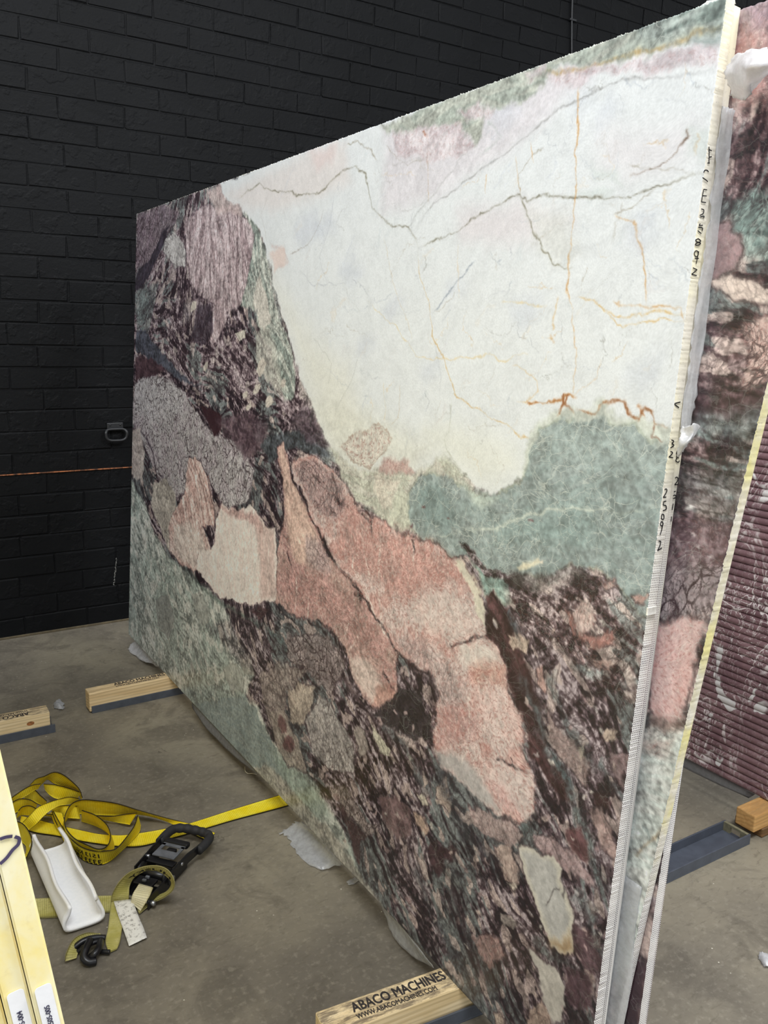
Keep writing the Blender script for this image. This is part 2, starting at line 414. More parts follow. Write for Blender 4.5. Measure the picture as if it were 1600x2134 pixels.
def mat_marble(name, rough=0.3):
    m = NT(name)
    col = m.attr('col').outputs['Color']; fx = m.attr('fx'); wp = m.attr('wp').outputs['Vector']
    sep = m.n('ShaderNodeSeparateColor'); m.l(fx.outputs['Color'], sep.inputs[0])
    crk, hair, mot = sep.outputs[0], sep.outputs[2], fx.outputs['Alpha']
    # grain
    g = m.noise(wp, 240, 2, 0.5).outputs[0]
    c = m.mix(1.0, col, m.mix(m.ramp(g, 0.3, 0.7), (0.94, 0.94, 0.94, 1), (1.05, 1.05, 1.05, 1)), 'MULTIPLY')
    # red mottling of the pink stone
    mm = m.noise(wp, 95, 5, 0.68, 0.4).outputs[0]
    c = m.mix(m.math('MULTIPLY', m.ramp(mm, 0.50, 0.60), mot), c, rgba((172, 122, 115)))
    mf = m.noise(wp, 190, 3, 0.55).outputs[0]
    c = m.mix(m.math('MULTIPLY', m.math('MULTIPLY', m.ramp(mf, 0.55, 0.62), m.ramp(mm, 0.44, 0.56)), m.math('MULTIPLY', mot, 0.9)), c, rgba((134, 88, 86)))
    c = m.mix(m.math('MULTIPLY', m.math('MULTIPLY', m.ramp(mf, 0.45, 0.36), m.ramp(mm, 0.52, 0.42)), m.math('MULTIPLY', mot, 0.8)), c, rgba((236, 220, 208)))
    # dark crackle of two sizes
    dv = m.noise(wp, 38, 4, 0.65); add = m.n('ShaderNodeVectorMath', operation='SCALE'); m.l(dv.outputs['Color'], add.inputs[0]); add.inputs['Scale'].default_value = 0.022
    wv = m.n('ShaderNodeVectorMath', operation='ADD'); m.l(wp, wv.inputs[0]); m.l(add.outputs[0], wv.inputs[1]); wv = wv.outputs[0]
    for sc, wd, st, sd in ((40, 0.13, 1.0, 3.0), (95, 0.15, 0.75, 8.0)):
        e = m.voro(m.mapping(wv, (1.25, 0.85, 1), (0, 0, 0.3), (sd, sd, 0)), sc, 'DISTANCE_TO_EDGE').outputs['Distance']
        pres = m.ramp(m.noise(wp, sc * 0.4, 3, 0.6).outputs[0], 0.30, 0.58)
        lm = m.math('MULTIPLY', m.math('MULTIPLY', m.ramp(e, wd, wd * 0.15), pres), m.math('MULTIPLY', crk, st))
        c = m.mix(lm, c, rgba((52, 36, 43)))
    # pale hairlines
    a2 = m.n('ShaderNodeVectorMath', operation='SCALE'); m.l(dv.outputs['Color'], a2.inputs[0]); a2.inputs['Scale'].default_value = 0.012
    wh = m.n('ShaderNodeVectorMath', operation='ADD'); m.l(wp, wh.inputs[0]); m.l(a2.outputs[0], wh.inputs[1]); wh = wh.outputs[0]
    for sc, wd, sd in ((15, 0.016, 5.0), (34, 0.030, 1.0), (70, 0.045, 2.0)):
        e = m.voro(m.mapping(wh, (0.85, 1.15, 1), (0, 0, 0.25), (sd, 2 * sd, 0)), sc, 'DISTANCE_TO_EDGE').outputs['Distance']
        pres = m.ramp(m.noise(wp, sc * 0.3, 3, 0.6).outputs[0], 0.44, 0.60)
        c = m.mix(m.math('MULTIPLY', m.math('MULTIPLY', m.ramp(e, wd, wd * 0.2), pres), m.math('MULTIPLY', hair, 0.55)), c, rgba((206, 211, 204)))
    m.bsdf(c, rough, 0, None, 0.5)
    return m.m
M_MARBLE = mat_marble('polished_breccia_marble')

def mat_edge(name, base, net, yellow):
    """sawn slab edge with resin, and the fibreglass net wrapped round it"""
    m = NT(name); v = m.attr('ec').outputs['Vector']
    sp = m.n('ShaderNodeSeparateXYZ'); m.l(v, sp.inputs[0])
    n = m.noise(v, 30, 5, 0.65).outputs[0]; n2 = m.noise(v, 5, 4, 0.6).outputs[0]; n3 = m.noise(v, 160, 3, 0.6).outputs[0]
    c = m.mix(m.ramp(n, 0.35, 0.65), rgba(base), rgba((232, 226, 212)))
    c = m.mix(m.math('MULTIPLY', m.ramp(n2, 0.45, 0.62), 0.9), c, rgba(yellow))
    c = m.mix(m.math('MULTIPLY', m.ramp(n3, 0.55, 0.75), 0.35), c, rgba((150, 138, 132)))
    lines = None
    for k in (0, 1):
        w = m.math('ABSOLUTE', m.math('SUBTRACT', m.math('FRACT', m.math('MULTIPLY', sp.outputs[k], 250.0)), 0.5))
        w = m.ramp(w, 0.24, 0.17); lines = w if lines is None else m.math('MAXIMUM', lines, w)
    lowm = m.ramp(m.math('ADD', sp.outputs[1], m.math('MULTIPLY', m.math('SUBTRACT', n2, 0.5), 0.5)), net + 0.12, net - 0.12)
    dark = m.mix(m.ramp(m.noise(v, 12, 3).outputs[0], 0.4, 0.6), rgba((170, 158, 158)), rgba((118, 108, 118)))
    c = m.mix(lowm, c, m.mix(lines, dark, rgba((240, 238, 234))))
    m.bsdf(c, 0.6, 0, m.bump(m.math('ADD', n, m.math('MULTIPLY', m.math('MULTIPLY', lines, lowm), 0.5)), 0.3, 0.002), 0.4)
    return m.m
M_EDGE = mat_edge('netted_slab_edge', (228, 222, 208), 1.05, (238, 231, 202))
M_EDGE3 = mat_edge('resin_slab_edge', (222, 214, 186), 0.55, (232, 222, 150))
M_EDGE4 = mat_edge('white_netted_edge', (214, 208, 206), 3.0, (235, 226, 190))

def slab_mesh(name, us, vs_, off, thick, yend, stone_cols, wp, edge_mats, face_mat):
    """solid slab: gridded polished face, four sides and a back.  yend(v): shift of the near end"""
    nu, nv = len(us), len(vs_)
    uu, vv = np.meshgrid(us, vs_, indexing='ij'); uu, vv = uu.ravel(), vv.ravel()
    sh = yend(vv) * np.clip(1 - uu / 0.6, 0, 1)
    def pos(u, v, s, d):
        P = np.empty((len(u), 3)); base = P0 - N_DIR * (off + d)
        P[:, 0] = base[0] + S_DIR[0] * v; P[:, 1] = Y_NEAR + u + s; P[:, 2] = base[2] + S_DIR[2] * v; return P
    jit = np.random.default_rng(len(us)).normal(0, 0.0005, len(uu))
    eu = np.where((uu == us[0]) | (uu == us[-1]), jit, 0); ev = np.where((vv == vs_[-1]), jit * 1.6, 0)
    front = pos(uu + eu, vv + ev, sh, 0)
    per = [i * nv for i in range(nu)] + [(nu - 1) * nv + j for j in range(1, nv)] + [i * nv + nv - 1 for i in range(nu - 2, -1, -1)] + [j for j in range(nv - 2, 0, -1)]
    per = np.array(per); nper = len(per); nb = nu * nv
    back = pos(uu[per], vv[per], sh[per], thick)
    V = np.vstack([front, back]).astype(np.float32)
    i, j = np.meshgrid(np.arange(nu - 1), np.arange(nv - 1), indexing='ij'); a = (i * nv + j).ravel()
    fq = np.stack([a, a + 1, a + nv + 1, a + nv], 1)
    k = np.arange(nper); k2 = (k + 1) % nper
    sq = np.stack([per[k], per[k2], nb + k2, nb + k], 1)
    quads = np.vstack([fq, sq]); nq = len(quads)
    c4 = [nb, nb + nu - 1, nb + nu - 1 + nv - 1, nb + 2 * (nu - 1) + nv - 1]
    me = bpy.data.meshes.new(name)
    me.vertices.add(len(V)); me.vertices.foreach_set('co', V.ravel())
    me.loops.add(nq * 4 + 4); me.loops.foreach_set('vertex_index', np.concatenate([quads.ravel(), np.array(c4)]).astype(np.int32))
    me.polygons.add(nq + 1)
    me.polygons.foreach_set('loop_start', np.arange(nq + 1, dtype=np.int32) * 4)
    mi = np.zeros(nq + 1, np.int32); mi[len(fq):] = 1
    me.polygons.foreach_set('material_index', mi)
    me.update(calc_edges=True); me.validate()
    n = len(V)
    if stone_cols is not None:
        colr, fx = stone_cols
        ca = me.attributes.new('col', 'FLOAT_COLOR', 'POINT'); d = np.ones((n, 4), np.float32)
        lu_ = colr.mean(1, keepdims=True); cd_ = lu_ + (colr - lu_) * 0.86; ly_ = np.interp(lu_, [0, 16, 60, 112, 160, 200, 230, 255], [4, 15, 54, 112, 168, 207, 228, 240]); cd_ = np.clip(cd_ * ly_ / np.maximum(lu_, 4), 8, 244)
        d[:nb, :3] = lin(cd_) * np.array([0.84, 0.865, 0.93]); ca.data.foreach_set('color', d.ravel())
        fa = me.attributes.new('fx', 'FLOAT_COLOR', 'POINT'); d = np.zeros((n, 4), np.float32); d[:nb] = fx; fa.data.foreach_set('color', d.ravel())
        wa = me.attributes.new('wp', 'FLOAT_VECTOR', 'POINT'); d = np.zeros((n, 3), np.float32); d[:nb, :2] = wp; wa.data.foreach_set('vector', d.ravel())
    ea = me.attributes.new('ec', 'FLOAT_VECTOR', 'POINT'); d = np.zeros((n, 3), np.float32)
    vvv = np.concatenate([vv, vv[per]]); uuu = np.concatenate([uu, uu[per]]); dep = np.concatenate([np.zeros(nb), np.full(nper, thick)])
    d[:, 0] = dep; d[:, 1] = np.where(uuu > us[0] + 1e-6, uuu * 0.2 + vvv, vvv); d[:, 2] = uuu
    ea.data.foreach_set('vector', d.ravel())
    me.materials.append(face_mat); me.materials.append(edge_mats)
    return me

# ---- the big foreground slab: fields traced on its face (photo pixels turned into places on the slab)
us = [0.0]
while us[-1] < SLAB_L: us.append(us[-1] + 0.0017 + 0.0018 * us[-1] / SLAB_L)
us = np.array(us) * SLAB_L / us[-1]
vs1 = np.linspace(0, SLAB_H, 980)
FLOW = [(320, 500, -.4, 1), (420, 560, -.1, 1), (470, 500, .1, 1), (330, 760, .9, .6), (420, 830, .8, .5), (560, 880, .8, .35), (640, 860, .9, .3), (560, 700, .3, 1),
        (600, 800, .4, 1), (400, 950, .3, 1), (420, 1050, .2, 1), (500, 1150, .05, 1), (620, 1080, .5, 1), (800, 1200, .3, 1), (700, 1250, .7, 1),
        (300, 1200, .35, 1), (400, 1350, .5, 1), (350, 1300, .4, 1), (480, 1530, .8, .9), (620, 1640, .8, 1), (600, 1400, .6, .8), (700, 1500, .5, 1),
        (650, 1320, .8, .6), (760, 1600, .5, 1), (850, 1700, .5, 1), (820, 1850, .45, 1), (900, 1950, .5, 1), (1000, 2050, .45, 1), (1030, 1300, .4, 1),
        (1100, 1450, .4, 1), (1200, 1400, .7, .9), (1250, 1300, .9, .6), (1200, 1600, .45, 1), (1250, 1750, .35, 1), (1180, 1720, .4, 1), (1000, 1780, .6, 1),
        (950, 1650, .5, 1), (1050, 1900, .5, 1), (1230, 1950, .3, 1), (1120, 1220, .9, .25), (880, 1050, .3, -1), (930, 1040, .7, 1), (1000, 1080, .9, .3), (1100, 1060, 1, -.3),
        (1200, 1000, .8, -.6), (1300, 1080, 1, -.05), (1200, 1150, 1, .1), (1320, 950, .5, .9), (1000, 600, .5, -1), (700, 550, .1, 1), (1300, 400, .8, -.4), (1200, 80, 1, -.33),
        (760, 960, .9, .5), (960, 980, .6, .9)]
uu, vv = np.meshgrid(us, vs1, indexing='ij')
S = Stone(uu.ravel(), vv.ravel(), 0.0, FLOW)
BR = S.breccia()
S.col[:] = BR; S.fx[:] = (0.5, 0.5, 0.06, 0)
K_DARK, K_MAR, K_SLATE = (50, 43, 49), (76, 49, 53), (104, 114, 114)

# upper left: purple and grey breccia
PUR = S.breccia((78, 62, 69), (138, 116, 120), (184, 166, 166), (118, 130, 124), (196, 180, 172), 0.35, 0.45)
S.paint([(250, 400), (480, 370), (520, 430), (560, 540), (600, 700), (650, 860), (690, 960), (560, 960), (440, 900), (260, 800)], PUR, 0.02, 1, fx=(0.6, 0.6, 0.05, 0))
S.paint([(265, 720), (300, 715), (380, 790), (430, 810), (520, 830), (600, 860), (660, 860), (700, 960), (640, 960), (560, 900), (430, 900), (380, 830), (262, 790)], BR, 0.02, 1, a=0.85, fx=(0.35, 0.8, 0.03, 0))
S.paint([(382, 474), (385, 452), (435, 425), (491, 430), (519, 461), (529, 492), (526, 536), (516, 592), (501, 639), (476, 661), (463, 692), (441, 724), (435, 708), (444, 661), (447, 636), (410, 617), (394, 574), (388, 517)],
        (178, 154, 154), 0.004, 1, fx=(0.35, 0.8, 0.04, 0.05), col2=(204, 184, 182), nz='c', rim=(90, 70, 78))
S.paint([(430, 395), (480, 375), (510, 425), (500, 450), (450, 440)], (205, 182, 174), 0.012, 1, a=0.8, fx=(0.2, .5, .1, .1))
S.paint([(288, 450), (345, 425), (372, 450), (350, 490), (300, 560), (284, 560)], (160, 142, 146), 0.008, 1, a=0.8, fx=(0.75, .6, 0, 0), col2=(132, 112, 120))
S.paint([(284, 574), (316, 530), (338, 480), (354, 470), (344, 505), (322, 555), (294, 606), (280, 612)], (70, 62, 72), 0.006, 1, fx=(0.3, .9, .05, 0))
S.paint([(345, 500), (360, 488), (376, 502), (388, 520), (385, 555), (366, 560), (340, 530)], (214, 208, 200), 0.004, 1, a=0.95, fx=(0.55, .5, 0, 0), rim=(92, 80, 84))
S.paint([(382, 630), (401, 627), (404, 646), (391, 674), (376, 670)], (196, 186, 180), 0.004, 1, fx=(0.6, .5, 0, 0), rim=(80, 66, 72))
S.paint([(300, 600), (345, 560), (400, 590), (440, 640), (440, 720), (400, 740), (330, 700), (290, 660)], BR, 0.02, 1, a=0.55)
S.paint([(284, 610), (330, 592), (320, 640), (310, 700), (284, 690)], (128, 140, 134), 0.01, 1, a=0.6)
S.paint([(410, 640), (440, 635), (446, 690), (420, 720), (400, 700)], (84, 72, 82), 0.008, 1, a=0.8)
S.paint([(284, 690), (300, 690), (345, 740), (395, 790), (420, 806), (380, 790), (330, 760), (282, 730)], (88, 90, 100), 0.006, 1, fx=(.2, 1, .05, 0))
S.paint([(282, 742), (320, 748), (350, 770), (300, 790), (282, 792)], (84, 58, 64), 0.006, 1, a=.9, fx=(.2, .6, .05, 0))
# greenish strip between purple and white
S.paint([(505, 432), (530, 460), (545, 500), (560, 536), (569, 600), (580, 660), (604, 720), (620, 780), (612, 830), (591, 839), (575, 780), (560, 720), (540, 680), (520, 660), (500, 640), (516, 592), (526, 536), (529, 492)],
        (150, 160, 148), 0.006, 1, fx=(0.35, .9, .3, 0), col2=(182, 184, 170), nz='c')
S.paint([(541, 572), (560, 624), (563, 667), (550, 690), (541, 680), (529, 639)], (214, 206, 190), 0.005, 1, fx=(.3, .5, .1, .05), rim=(120, 128, 116))
S.paint([(535, 690), (555, 680), (570, 720), (590, 790), (585, 830), (560, 800), (535, 750)], (196, 192, 176), 0.01, 1, a=.8, fx=(.3, .6, .2, 0))
S.paint([(470, 650), (500, 640), (535, 650), (530, 690), (500, 720), (470, 700)], BR, 0.008, 1, fx=(.5, .7, .1, 0))
S.paint([(489, 692), (512, 686), (512, 702), (498, 710)], (222, 212, 192), 0.003, .7)
for (x, y, rx, ry) in ((545, 765, 9, 18), (536, 812, 7, 12), (562, 840, 8, 12), (428, 764, 5, 8), (510, 823, 5, 7), (518, 848, 5, 7), (590, 800, 6, 10), (402, 640, 6, 12)):
    S.blob(x, y, rx, ry, 0.3, (214, 202, 184), soft=0.003, rough=.6, fx=(.3, .3, 0, 0))
# white body
WH = S.paint
WH([(455, 380), (700, 280), (1000, 165), (1300, 40), (1560, -40), (1490, 700), (1450, 930), (1367, 925), (1337, 880), (1307, 872), (1255, 850), (1200, 868), (1162, 858), (1147, 872), (1125, 878), (1119, 909), (1109, 938), (1103, 969), (1097, 991), (1075, 1016),
    (1025, 1025), (997, 1016), (965, 985), (930, 955), (890, 975), (850, 985), (800, 990), (750, 990), (715, 980), (690, 930), (666, 877), (644, 833), (629, 792), (619, 755), (604, 715), (590, 660), (572, 590), (560, 536), (545, 490), (512, 440), (470, 410)],
   (230, 231, 227), 0.006, 1, fx=(0.0, 0.12, 0.0, 0))
WH([(560, 550), (600, 640), (660, 720), (720, 760), (760, 900), (700, 940), (640, 800)], (234, 230, 212), 0.08, 1, a=.8)
WH([(880, 900), (960, 880), (1080, 930), (1090, 990), (1000, 1010), (920, 950)], (234, 232, 216), 0.05, 1, a=.8)
WH([(640, 830), (700, 850), (800, 880), (900, 930), (860, 980), (720, 980)], (222, 219, 200), 0.05, 1, a=.7, fx=(.06, .3, .25, .05))
WH([(470, 400), (620, 330), (720, 300), (730, 380), (640, 420), (560, 440), (500, 430)], (226, 216, 208), 0.03, 1, a=.8)
WH([(640, 320), (700, 300), (690, 345), (655, 350)], (224, 200, 192), 0.02, 1, a=.6)
WH([(800, 270), (1000, 200), (1180, 140), (1230, 160), (1120, 260), (1000, 350), (900, 420), (800, 440)], (222, 214, 214), 0.03, 1, a=.8, fx=(.02, .25, .15, .03))
WH([(950, 440), (1090, 412), (1130, 440), (1190, 470), (1120, 500), (960, 500)], (224, 214, 212), 0.03, 1, a=.75)
WH([(1250, 270), (1440, 260), (1450, 330), (1330, 360), (1250, 350)], (226, 219, 217), 0.04, 1, a=.7)
WH([(1100, 440), (1180, 450), (1200, 540), (1165, 560), (1130, 520)], (218, 216, 206), 0.02, 1, a=.7, fx=(.03, .2, .3, 0))
for poly in ([(1190, 420), (1230, 395), (1280, 405), (1250, 418)], [(1230, 350), (1290, 360), (1300, 380), (1240, 375)], [(1420, 270), (1470, 280), (1468, 360), (1420, 330)]):
    WH(poly, (196, 203, 194), 0.012, 1, a=.6)
for k, (x, y, r) in enumerate(((1040, 230, 40), (1260, 235, 28), (950, 600, 26), (640, 480, 40), (730, 560, 34), (1210, 215, 22), (1340, 480, 40), (680, 480, 30), (820, 640, 30), (1100, 640, 40), (900, 760, 30), (760, 720, 28), (1350, 760, 40))):
    S.blob(x, y, r, r * .55, -.9, (196, 199, 206), soft=0.03, rough=1.5, a=.45)
# bluish veins in the white
GREYV, BRN, ORG = (150, 153, 158), (134, 124, 104), (196, 140, 74)
for pts, w, c, a in (
        ([(990, 540), (950, 590), (900, 655)], .0022, (128, 136, 146), .8), ([(945, 640), (920, 672)], .002, (128, 136, 146), .6),
        ([(865, 485), (900, 425), (950, 395), (1000, 355), (1050, 315), (1110, 270), (1150, 235), (1215, 205), (1250, 185), (1300, 165), (1350, 160), (1400, 166), (1480, 158)], .0028, (146, 144, 140), .75),
        ([(845, 480), (900, 410), (970, 320), (990, 285)], .0025, (158, 158, 152), .6), ([(810, 340), (860, 335), (920, 320), (975, 295)], .0025, (160, 155, 150), .5),
        ([(800, 300), (850, 345), (885, 330)], .002, BRN, .5),
        ([(490, 420), (520, 395), (540, 380), (550, 395), (595, 397), (620, 410), (655, 405), (700, 370), (740, 345), (760, 360), (775, 425), (795, 450), (820, 470), (850, 472), (865, 490), (875, 515)], .0032, (126, 120, 100), .85),
        ([(720, 300), (745, 290), (770, 310), (785, 330)], .0025, BRN, .7),
        ([(875, 515), (905, 500), (950, 480), (1000, 445), (1035, 425), (1060, 410), (1085, 407), (1100, 417), (1135, 410), (1195, 420), (1235, 415), (1280, 415), (1325, 410), (1365, 390), (1400, 375), (1470, 365)], .0026, (118, 112, 92), .85),
        ([(1085, 407), (1100, 440), (1110, 480), (1140, 530), (1160, 555), (1190, 565)], .0022, (128, 122, 100), .8),
        ([(1280, 450), (1325, 430), (1365, 395)], .002, BRN, .7), ([(1140, 300), (1080, 360), (1085, 407)], .0018, BRN, .6),
        ([(1425, 268), (1427, 290), (1410, 310), (1400, 322), (1375, 340), (1320, 360)], .0024, (112, 88, 70), .85), ([(1310, 340), (1370, 345), (1400, 350), (1430, 365)], .0018, BRN, .5),
        ([(1205, 170), (1203, 250), (1198, 350), (1198, 420), (1190, 500), (1182, 560), (1180, 610), (1190, 650)], .0020, ORG, .8), ([(1191, 650), (1196, 740), (1195, 830)], .0018, ORG, .6),
        ([(890, 235), (890, 330), (891, 425)], .0016, (170, 130, 80), .7), ([(862, 270), (860, 340)], .0014, (170, 130, 80), .6),
        ([(872, 515), (875, 565), (890, 625), (900, 695), (925, 740), (940, 790), (950, 820), (981, 841), (1000, 850), (1025, 869), (1059, 884), (1078, 900), (1100, 909), (1116, 909), (1117, 925)], .0020, (200, 158, 92), .75),
        ([(1280, 450), (1325, 470), (1340, 530), (1347, 575), (1347, 635)], .0024, ORG, .75), ([(1070, 320), (1080, 370), (1085, 405)], .0015, ORG, .5),
        ([(953, 505), (955, 560), (960, 620)], .0014, (206, 170, 120), .5), ([(1015, 360), (1012, 400)], .0014, ORG, .5), ([(1110, 290), (1114, 340)], .0014, ORG, .5),
        ([(1195, 622), (1240, 630), (1280, 660), (1320, 660), (1360, 650), (1425, 655)], .0028, (206, 160, 84), .8), ([(1150, 690), (1156, 640), (1160, 622)], .0026, (208, 160, 90), .7),
        ([(1280, 630), (1310, 645), (1360, 640), (1410, 640), (1425, 680)], .0022, ORG, .7), ([(1240, 625), (1290, 680), (1330, 672), (1420, 668)], .002, (206, 160, 84), .7),
        ([(1040, 630), (1090, 625), (1140, 640)], .002, (214, 180, 110), .5), ([(1145, 695), (1150, 720)], .002, ORG, .5),
        ([(760, 620), (830, 690), (870, 740), (930, 745), (1010, 740), (1050, 745), (1100, 742)], .0018, (214, 184, 124), .6), ([(800, 480), (820, 600), (845, 660), (860, 720)], .0014, (206, 184, 150), .5),
        ([(1190, 830), (1240, 790), (1250, 750)], .0016, ORG, .4), ([(1060, 760), (1120, 790), (1120, 809), (1094, 834), (1075, 831)], .0018, (208, 160, 90), .7),
        ([(1094, 834), (1131, 833), (1162, 830), (1185, 822), (1200, 830)], .0026, (180, 118, 62), .85), ([(1170, 820), (1168, 841), (1160, 860)], .0034, (160, 96, 52), .9), ([(1185, 822), (1172, 840), (1195, 858)], .003, (160, 96, 52), .8),
        ([(1195, 850), (1240, 856), (1280, 836), (1306, 830), (1322, 862), (1338, 874), (1345, 846), (1365, 856), (1370, 880), (1395, 890)], .0030, (158, 104, 66), .85), ([(1330, 835), (1340, 850), (1350, 870)], .003, (176, 110, 60), .8),
        ([(1370, 880), (1366, 915), (1385, 920)], .0018, (136, 100, 80), .8),
        ([(797, 800), (802, 860), (800, 880)], .0018, (206, 176, 120), .5), ([(836, 800), (830, 870), (812, 890)], .0016, (170, 140, 100), .5), ([(940, 830), (935, 900), (925, 920), (940, 950), (960, 980)], .002, (150, 150, 130), .6),
        ([(905, 700), (920, 780), (915, 830)], .0016, (160, 160, 160), .4), ([(650, 700), (690, 760), (680, 810)], .0016, (150, 150, 140), .5), ([(745, 740), (728, 800), (700, 850)], .0016, (140, 140, 134), .5),
        ([(700, 400), (690, 470), (665, 540), (680, 590)], .002, (150, 152, 158), .5), ([(620, 560), (650, 590), (700, 600), (720, 590)], .0018, (150, 152, 158), .5), ([(560, 400), (545, 450), (560, 520)], .002, (166, 160, 150), .5)):
    S.vein(pts, w, c, a)
rv = random.Random(21)
for k in range(150):    # hair thin wandering cracks of the white stone
    x, y = rv.uniform(580, 1440), rv.uniform(150, 930)
    if y < 470 - 0.364 * (x - 290) + 30 or y > 0.62 * x + 380 or (x > 1100 and y > 820): continue
    an = rv.choice([1.2, 1.5, 2.1, 2.3, 0.6]) + rv.uniform(-.3, .3); pts = [(x, y)]
    for q in range(rv.randint(3, 6)):
        an += rv.uniform(-.55, .55); l = rv.uniform(8, 20); x += l * math.cos(an); y += l * math.sin(an); pts.append((x, y))
    S.vein(pts, rv.uniform(.0009, .0018), rv.choice([(150, 152, 156), (168, 160, 146), (140, 138, 130), (196, 160, 110), (158, 164, 170)]), rv.uniform(.3, .65), 1.2)
for k in range(70):     # faint cloudy streaks of the white stone
    x = random.uniform(600, 1420); y = random.uniform(250, 900)
    l = random.uniform(20, 70); S.vein([(x, y), (x - l * .35 + random.uniform(-9, 9), y + l * .6), (x - l * .5, y + l)], random.uniform(.002, .006), random.choice([(190, 194, 202), (204, 196, 190), (182, 190, 190), (214, 196, 170)]), random.uniform(.2, .42), 1.6) if (x > 640 or y < 600) and y < 0.55 * x + 420 else None
S.vein([(560, 505), (590, 520), (600, 545), (570, 560)], .006, (190, 160, 150), .6); S.vein([(600, 530), (640, 510), (660, 480), (675, 440)], .002, (150, 140, 130), .7)
S.paint([(562, 520), (590, 515), (595, 545), (572, 560)], (222, 196, 182), 0.01, 1, a=.8)
# top band of green grey and pink
S.paint([(790, 265), (880, 220), (1000, 172), (1140, 118), (1300, 50), (1400, 15), (1530, -30), (1500, 62), (1480, 80), (1400, 105), (1330, 118), (1250, 140), (1150, 152), (1125, 182), (1060, 215), (1005, 235), (1000, 280), (985, 305), (975, 275), (930, 262), (870, 268), (810, 270)],
        (184, 186, 170), 0.008, 1, fx=(.1, .6, .25, 0), col2=(160, 166, 152), nz='c')
S.paint([(1320, 50), (1400, 18), (1530, -30), (1498, 60), (1440, 78), (1380, 90), (1330, 88)], (124, 136, 126), 0.01, 1, fx=(.1, .8, .5, 0), col2=(148, 156, 146), nz='c')
S.paint([(1440, 92), (1500, 70), (1494, 105), (1440, 108)], (140, 152, 144), 0.01, 1, a=.8)
for poly in ([(950, 235), (990, 218), (1030, 222), (1020, 240), (970, 250)], [(1092, 155), (1130, 138), (1128, 155), (1100, 165)], [(820, 270), (880, 256), (960, 262), (985, 300), (960, 330), (890, 332), (830, 320)],
             [(1130, 165), (1250, 142), (1340, 122), (1490, 100), (1484, 155), (1350, 152), (1260, 150), (1190, 190)]):
    S.paint(poly, (206, 190, 190), 0.008, 1, a=.85, fx=(.05, .4, .1, .22), col2=(220, 208, 206))
S.vein([(1122, 152), (1180, 156), (1250, 136), (1300, 116), (1360, 106), (1400, 100), (1440, 80), (1505, 52)], .005, (172, 140, 84), .8)
S.vein([(1010, 250), (1040, 280), (1000, 320)], .004, (160, 168, 160), .5)
S.vein([(880, 272), (888, 280)], .004, (150, 90, 60), .7)
# pale green transition under the white
S.paint([(690, 930), (730, 970), (790, 985), (860, 975), (930, 945), (985, 1010), (960, 1040), (900, 975), (870, 985), (850, 1015), (843, 1060), (855, 1105), (820, 1095), (780, 1065), (740, 1045), (712, 1000)],
        (214, 210, 192), 0.01, 1, fx=(.25, .5, .4, .12), col2=(192, 192, 172), nz='c')
S.paint([(712, 930), (745, 905), (790, 890), (812, 920), (800, 950), (770, 975), (735, 960)], (214, 206, 190), 0.006, 1, fx=(.15, .4, .1, .45), rim=(150, 128, 110))
S.paint([(800, 965), (845, 952), (862, 975), (830, 985), (790, 990)], (190, 152, 142), 0.008, 1, a=.8, fx=(.2, .4, .1, .4))
S.paint([(780, 995), (800, 990), (835, 1000), (815, 1060), (795, 1050), (780, 1020)], (226, 214, 194), 0.008, 1, a=.9)
S.paint([(855, 1010), (848, 1060), (860, 1075), (870, 1100), (835, 1100), (815, 1080), (825, 1030)], (212, 212, 188), 0.01, 1, a=.85, fx=(.1, .5, .4, 0))
S.paint([(1095, 1000), (1100, 930), (1112, 880), (1150, 845), (1200, 850), (1260, 840), (1310, 860), (1345, 865), (1430, 900), (1430, 960), (1200, 920), (1130, 930), (1110, 1010)], (206, 208, 192), 0.008, 1, fx=(.03, .4, .4, 0))
# green wave
S.paint([(844, 1056), (850, 1018), (868, 984), (900, 976), (931, 988), (955, 1012), (985, 1022), (1025, 1029), (1075, 1018), (1098, 992), (1105, 965), (1112, 935), (1121, 905), (1127, 880), (1165, 862), (1200, 872), (1260, 858), (1307, 876), (1337, 880), (1367, 925), (1440, 930), (1420, 1100), (1380, 1310), (1345, 1290),
         (1325, 1266), (1309, 1237), (1287, 1219), (1247, 1195), (1216, 1187), (1169, 1190), (1125, 1198), (1075, 1196), (1053, 1190), (1025, 1178), (1006, 1166), (985, 1148), (960, 1160), (919, 1146), (875, 1118), (852, 1095)],
        (150, 161, 156), 0.006, 1, fx=(.04, .5, .75, 0), col2=(134, 147, 142), nz='c', rim=(160, 164, 140))
S.paint([(1130, 890), (1200, 880), (1300, 885), (1380, 940), (1370, 1000), (1250, 960), (1150, 940), (1118, 960)], (156, 168, 161), 0.04, 1, a=.7)
S.paint([(860, 1020), (905, 1000), (940, 1030), (960, 1080), (930, 1110), (880, 1090)], (122, 141, 137), 0.02, 1, a=.75, fx=(.02, .4, .5, 0))
S.paint([(955, 1000), (1000, 1025), (1040, 1035), (1010, 1055), (985, 1050)], (188, 198, 180), 0.012, 1, a=.7)
S.paint([(1080, 1060), (1200, 1050), (1240, 1090), (1200, 1150), (1100, 1130), (1040, 1110)], (128, 148, 142), 0.04, 1, a=.6)
S.vein([(960, 1095), (1010, 1100), (1060, 1085), (1110, 1068), (1160, 1062), (1230, 1062), (1300, 1060), (1370, 1058)], .003, (196, 200, 182), .75)
S.vein([(905, 1120), (950, 1110), (1000, 1098)], .002, (192, 198, 182), .6)
S.paint([(1078, 1178), (1090, 1160), (1108, 1155), (1120, 1162), (1098, 1176), (1085, 1186)], (222, 212, 180), 0.006, 1.2); S.blob(1117, 1163, 5, 4, 0, (226, 212, 190), soft=.003)
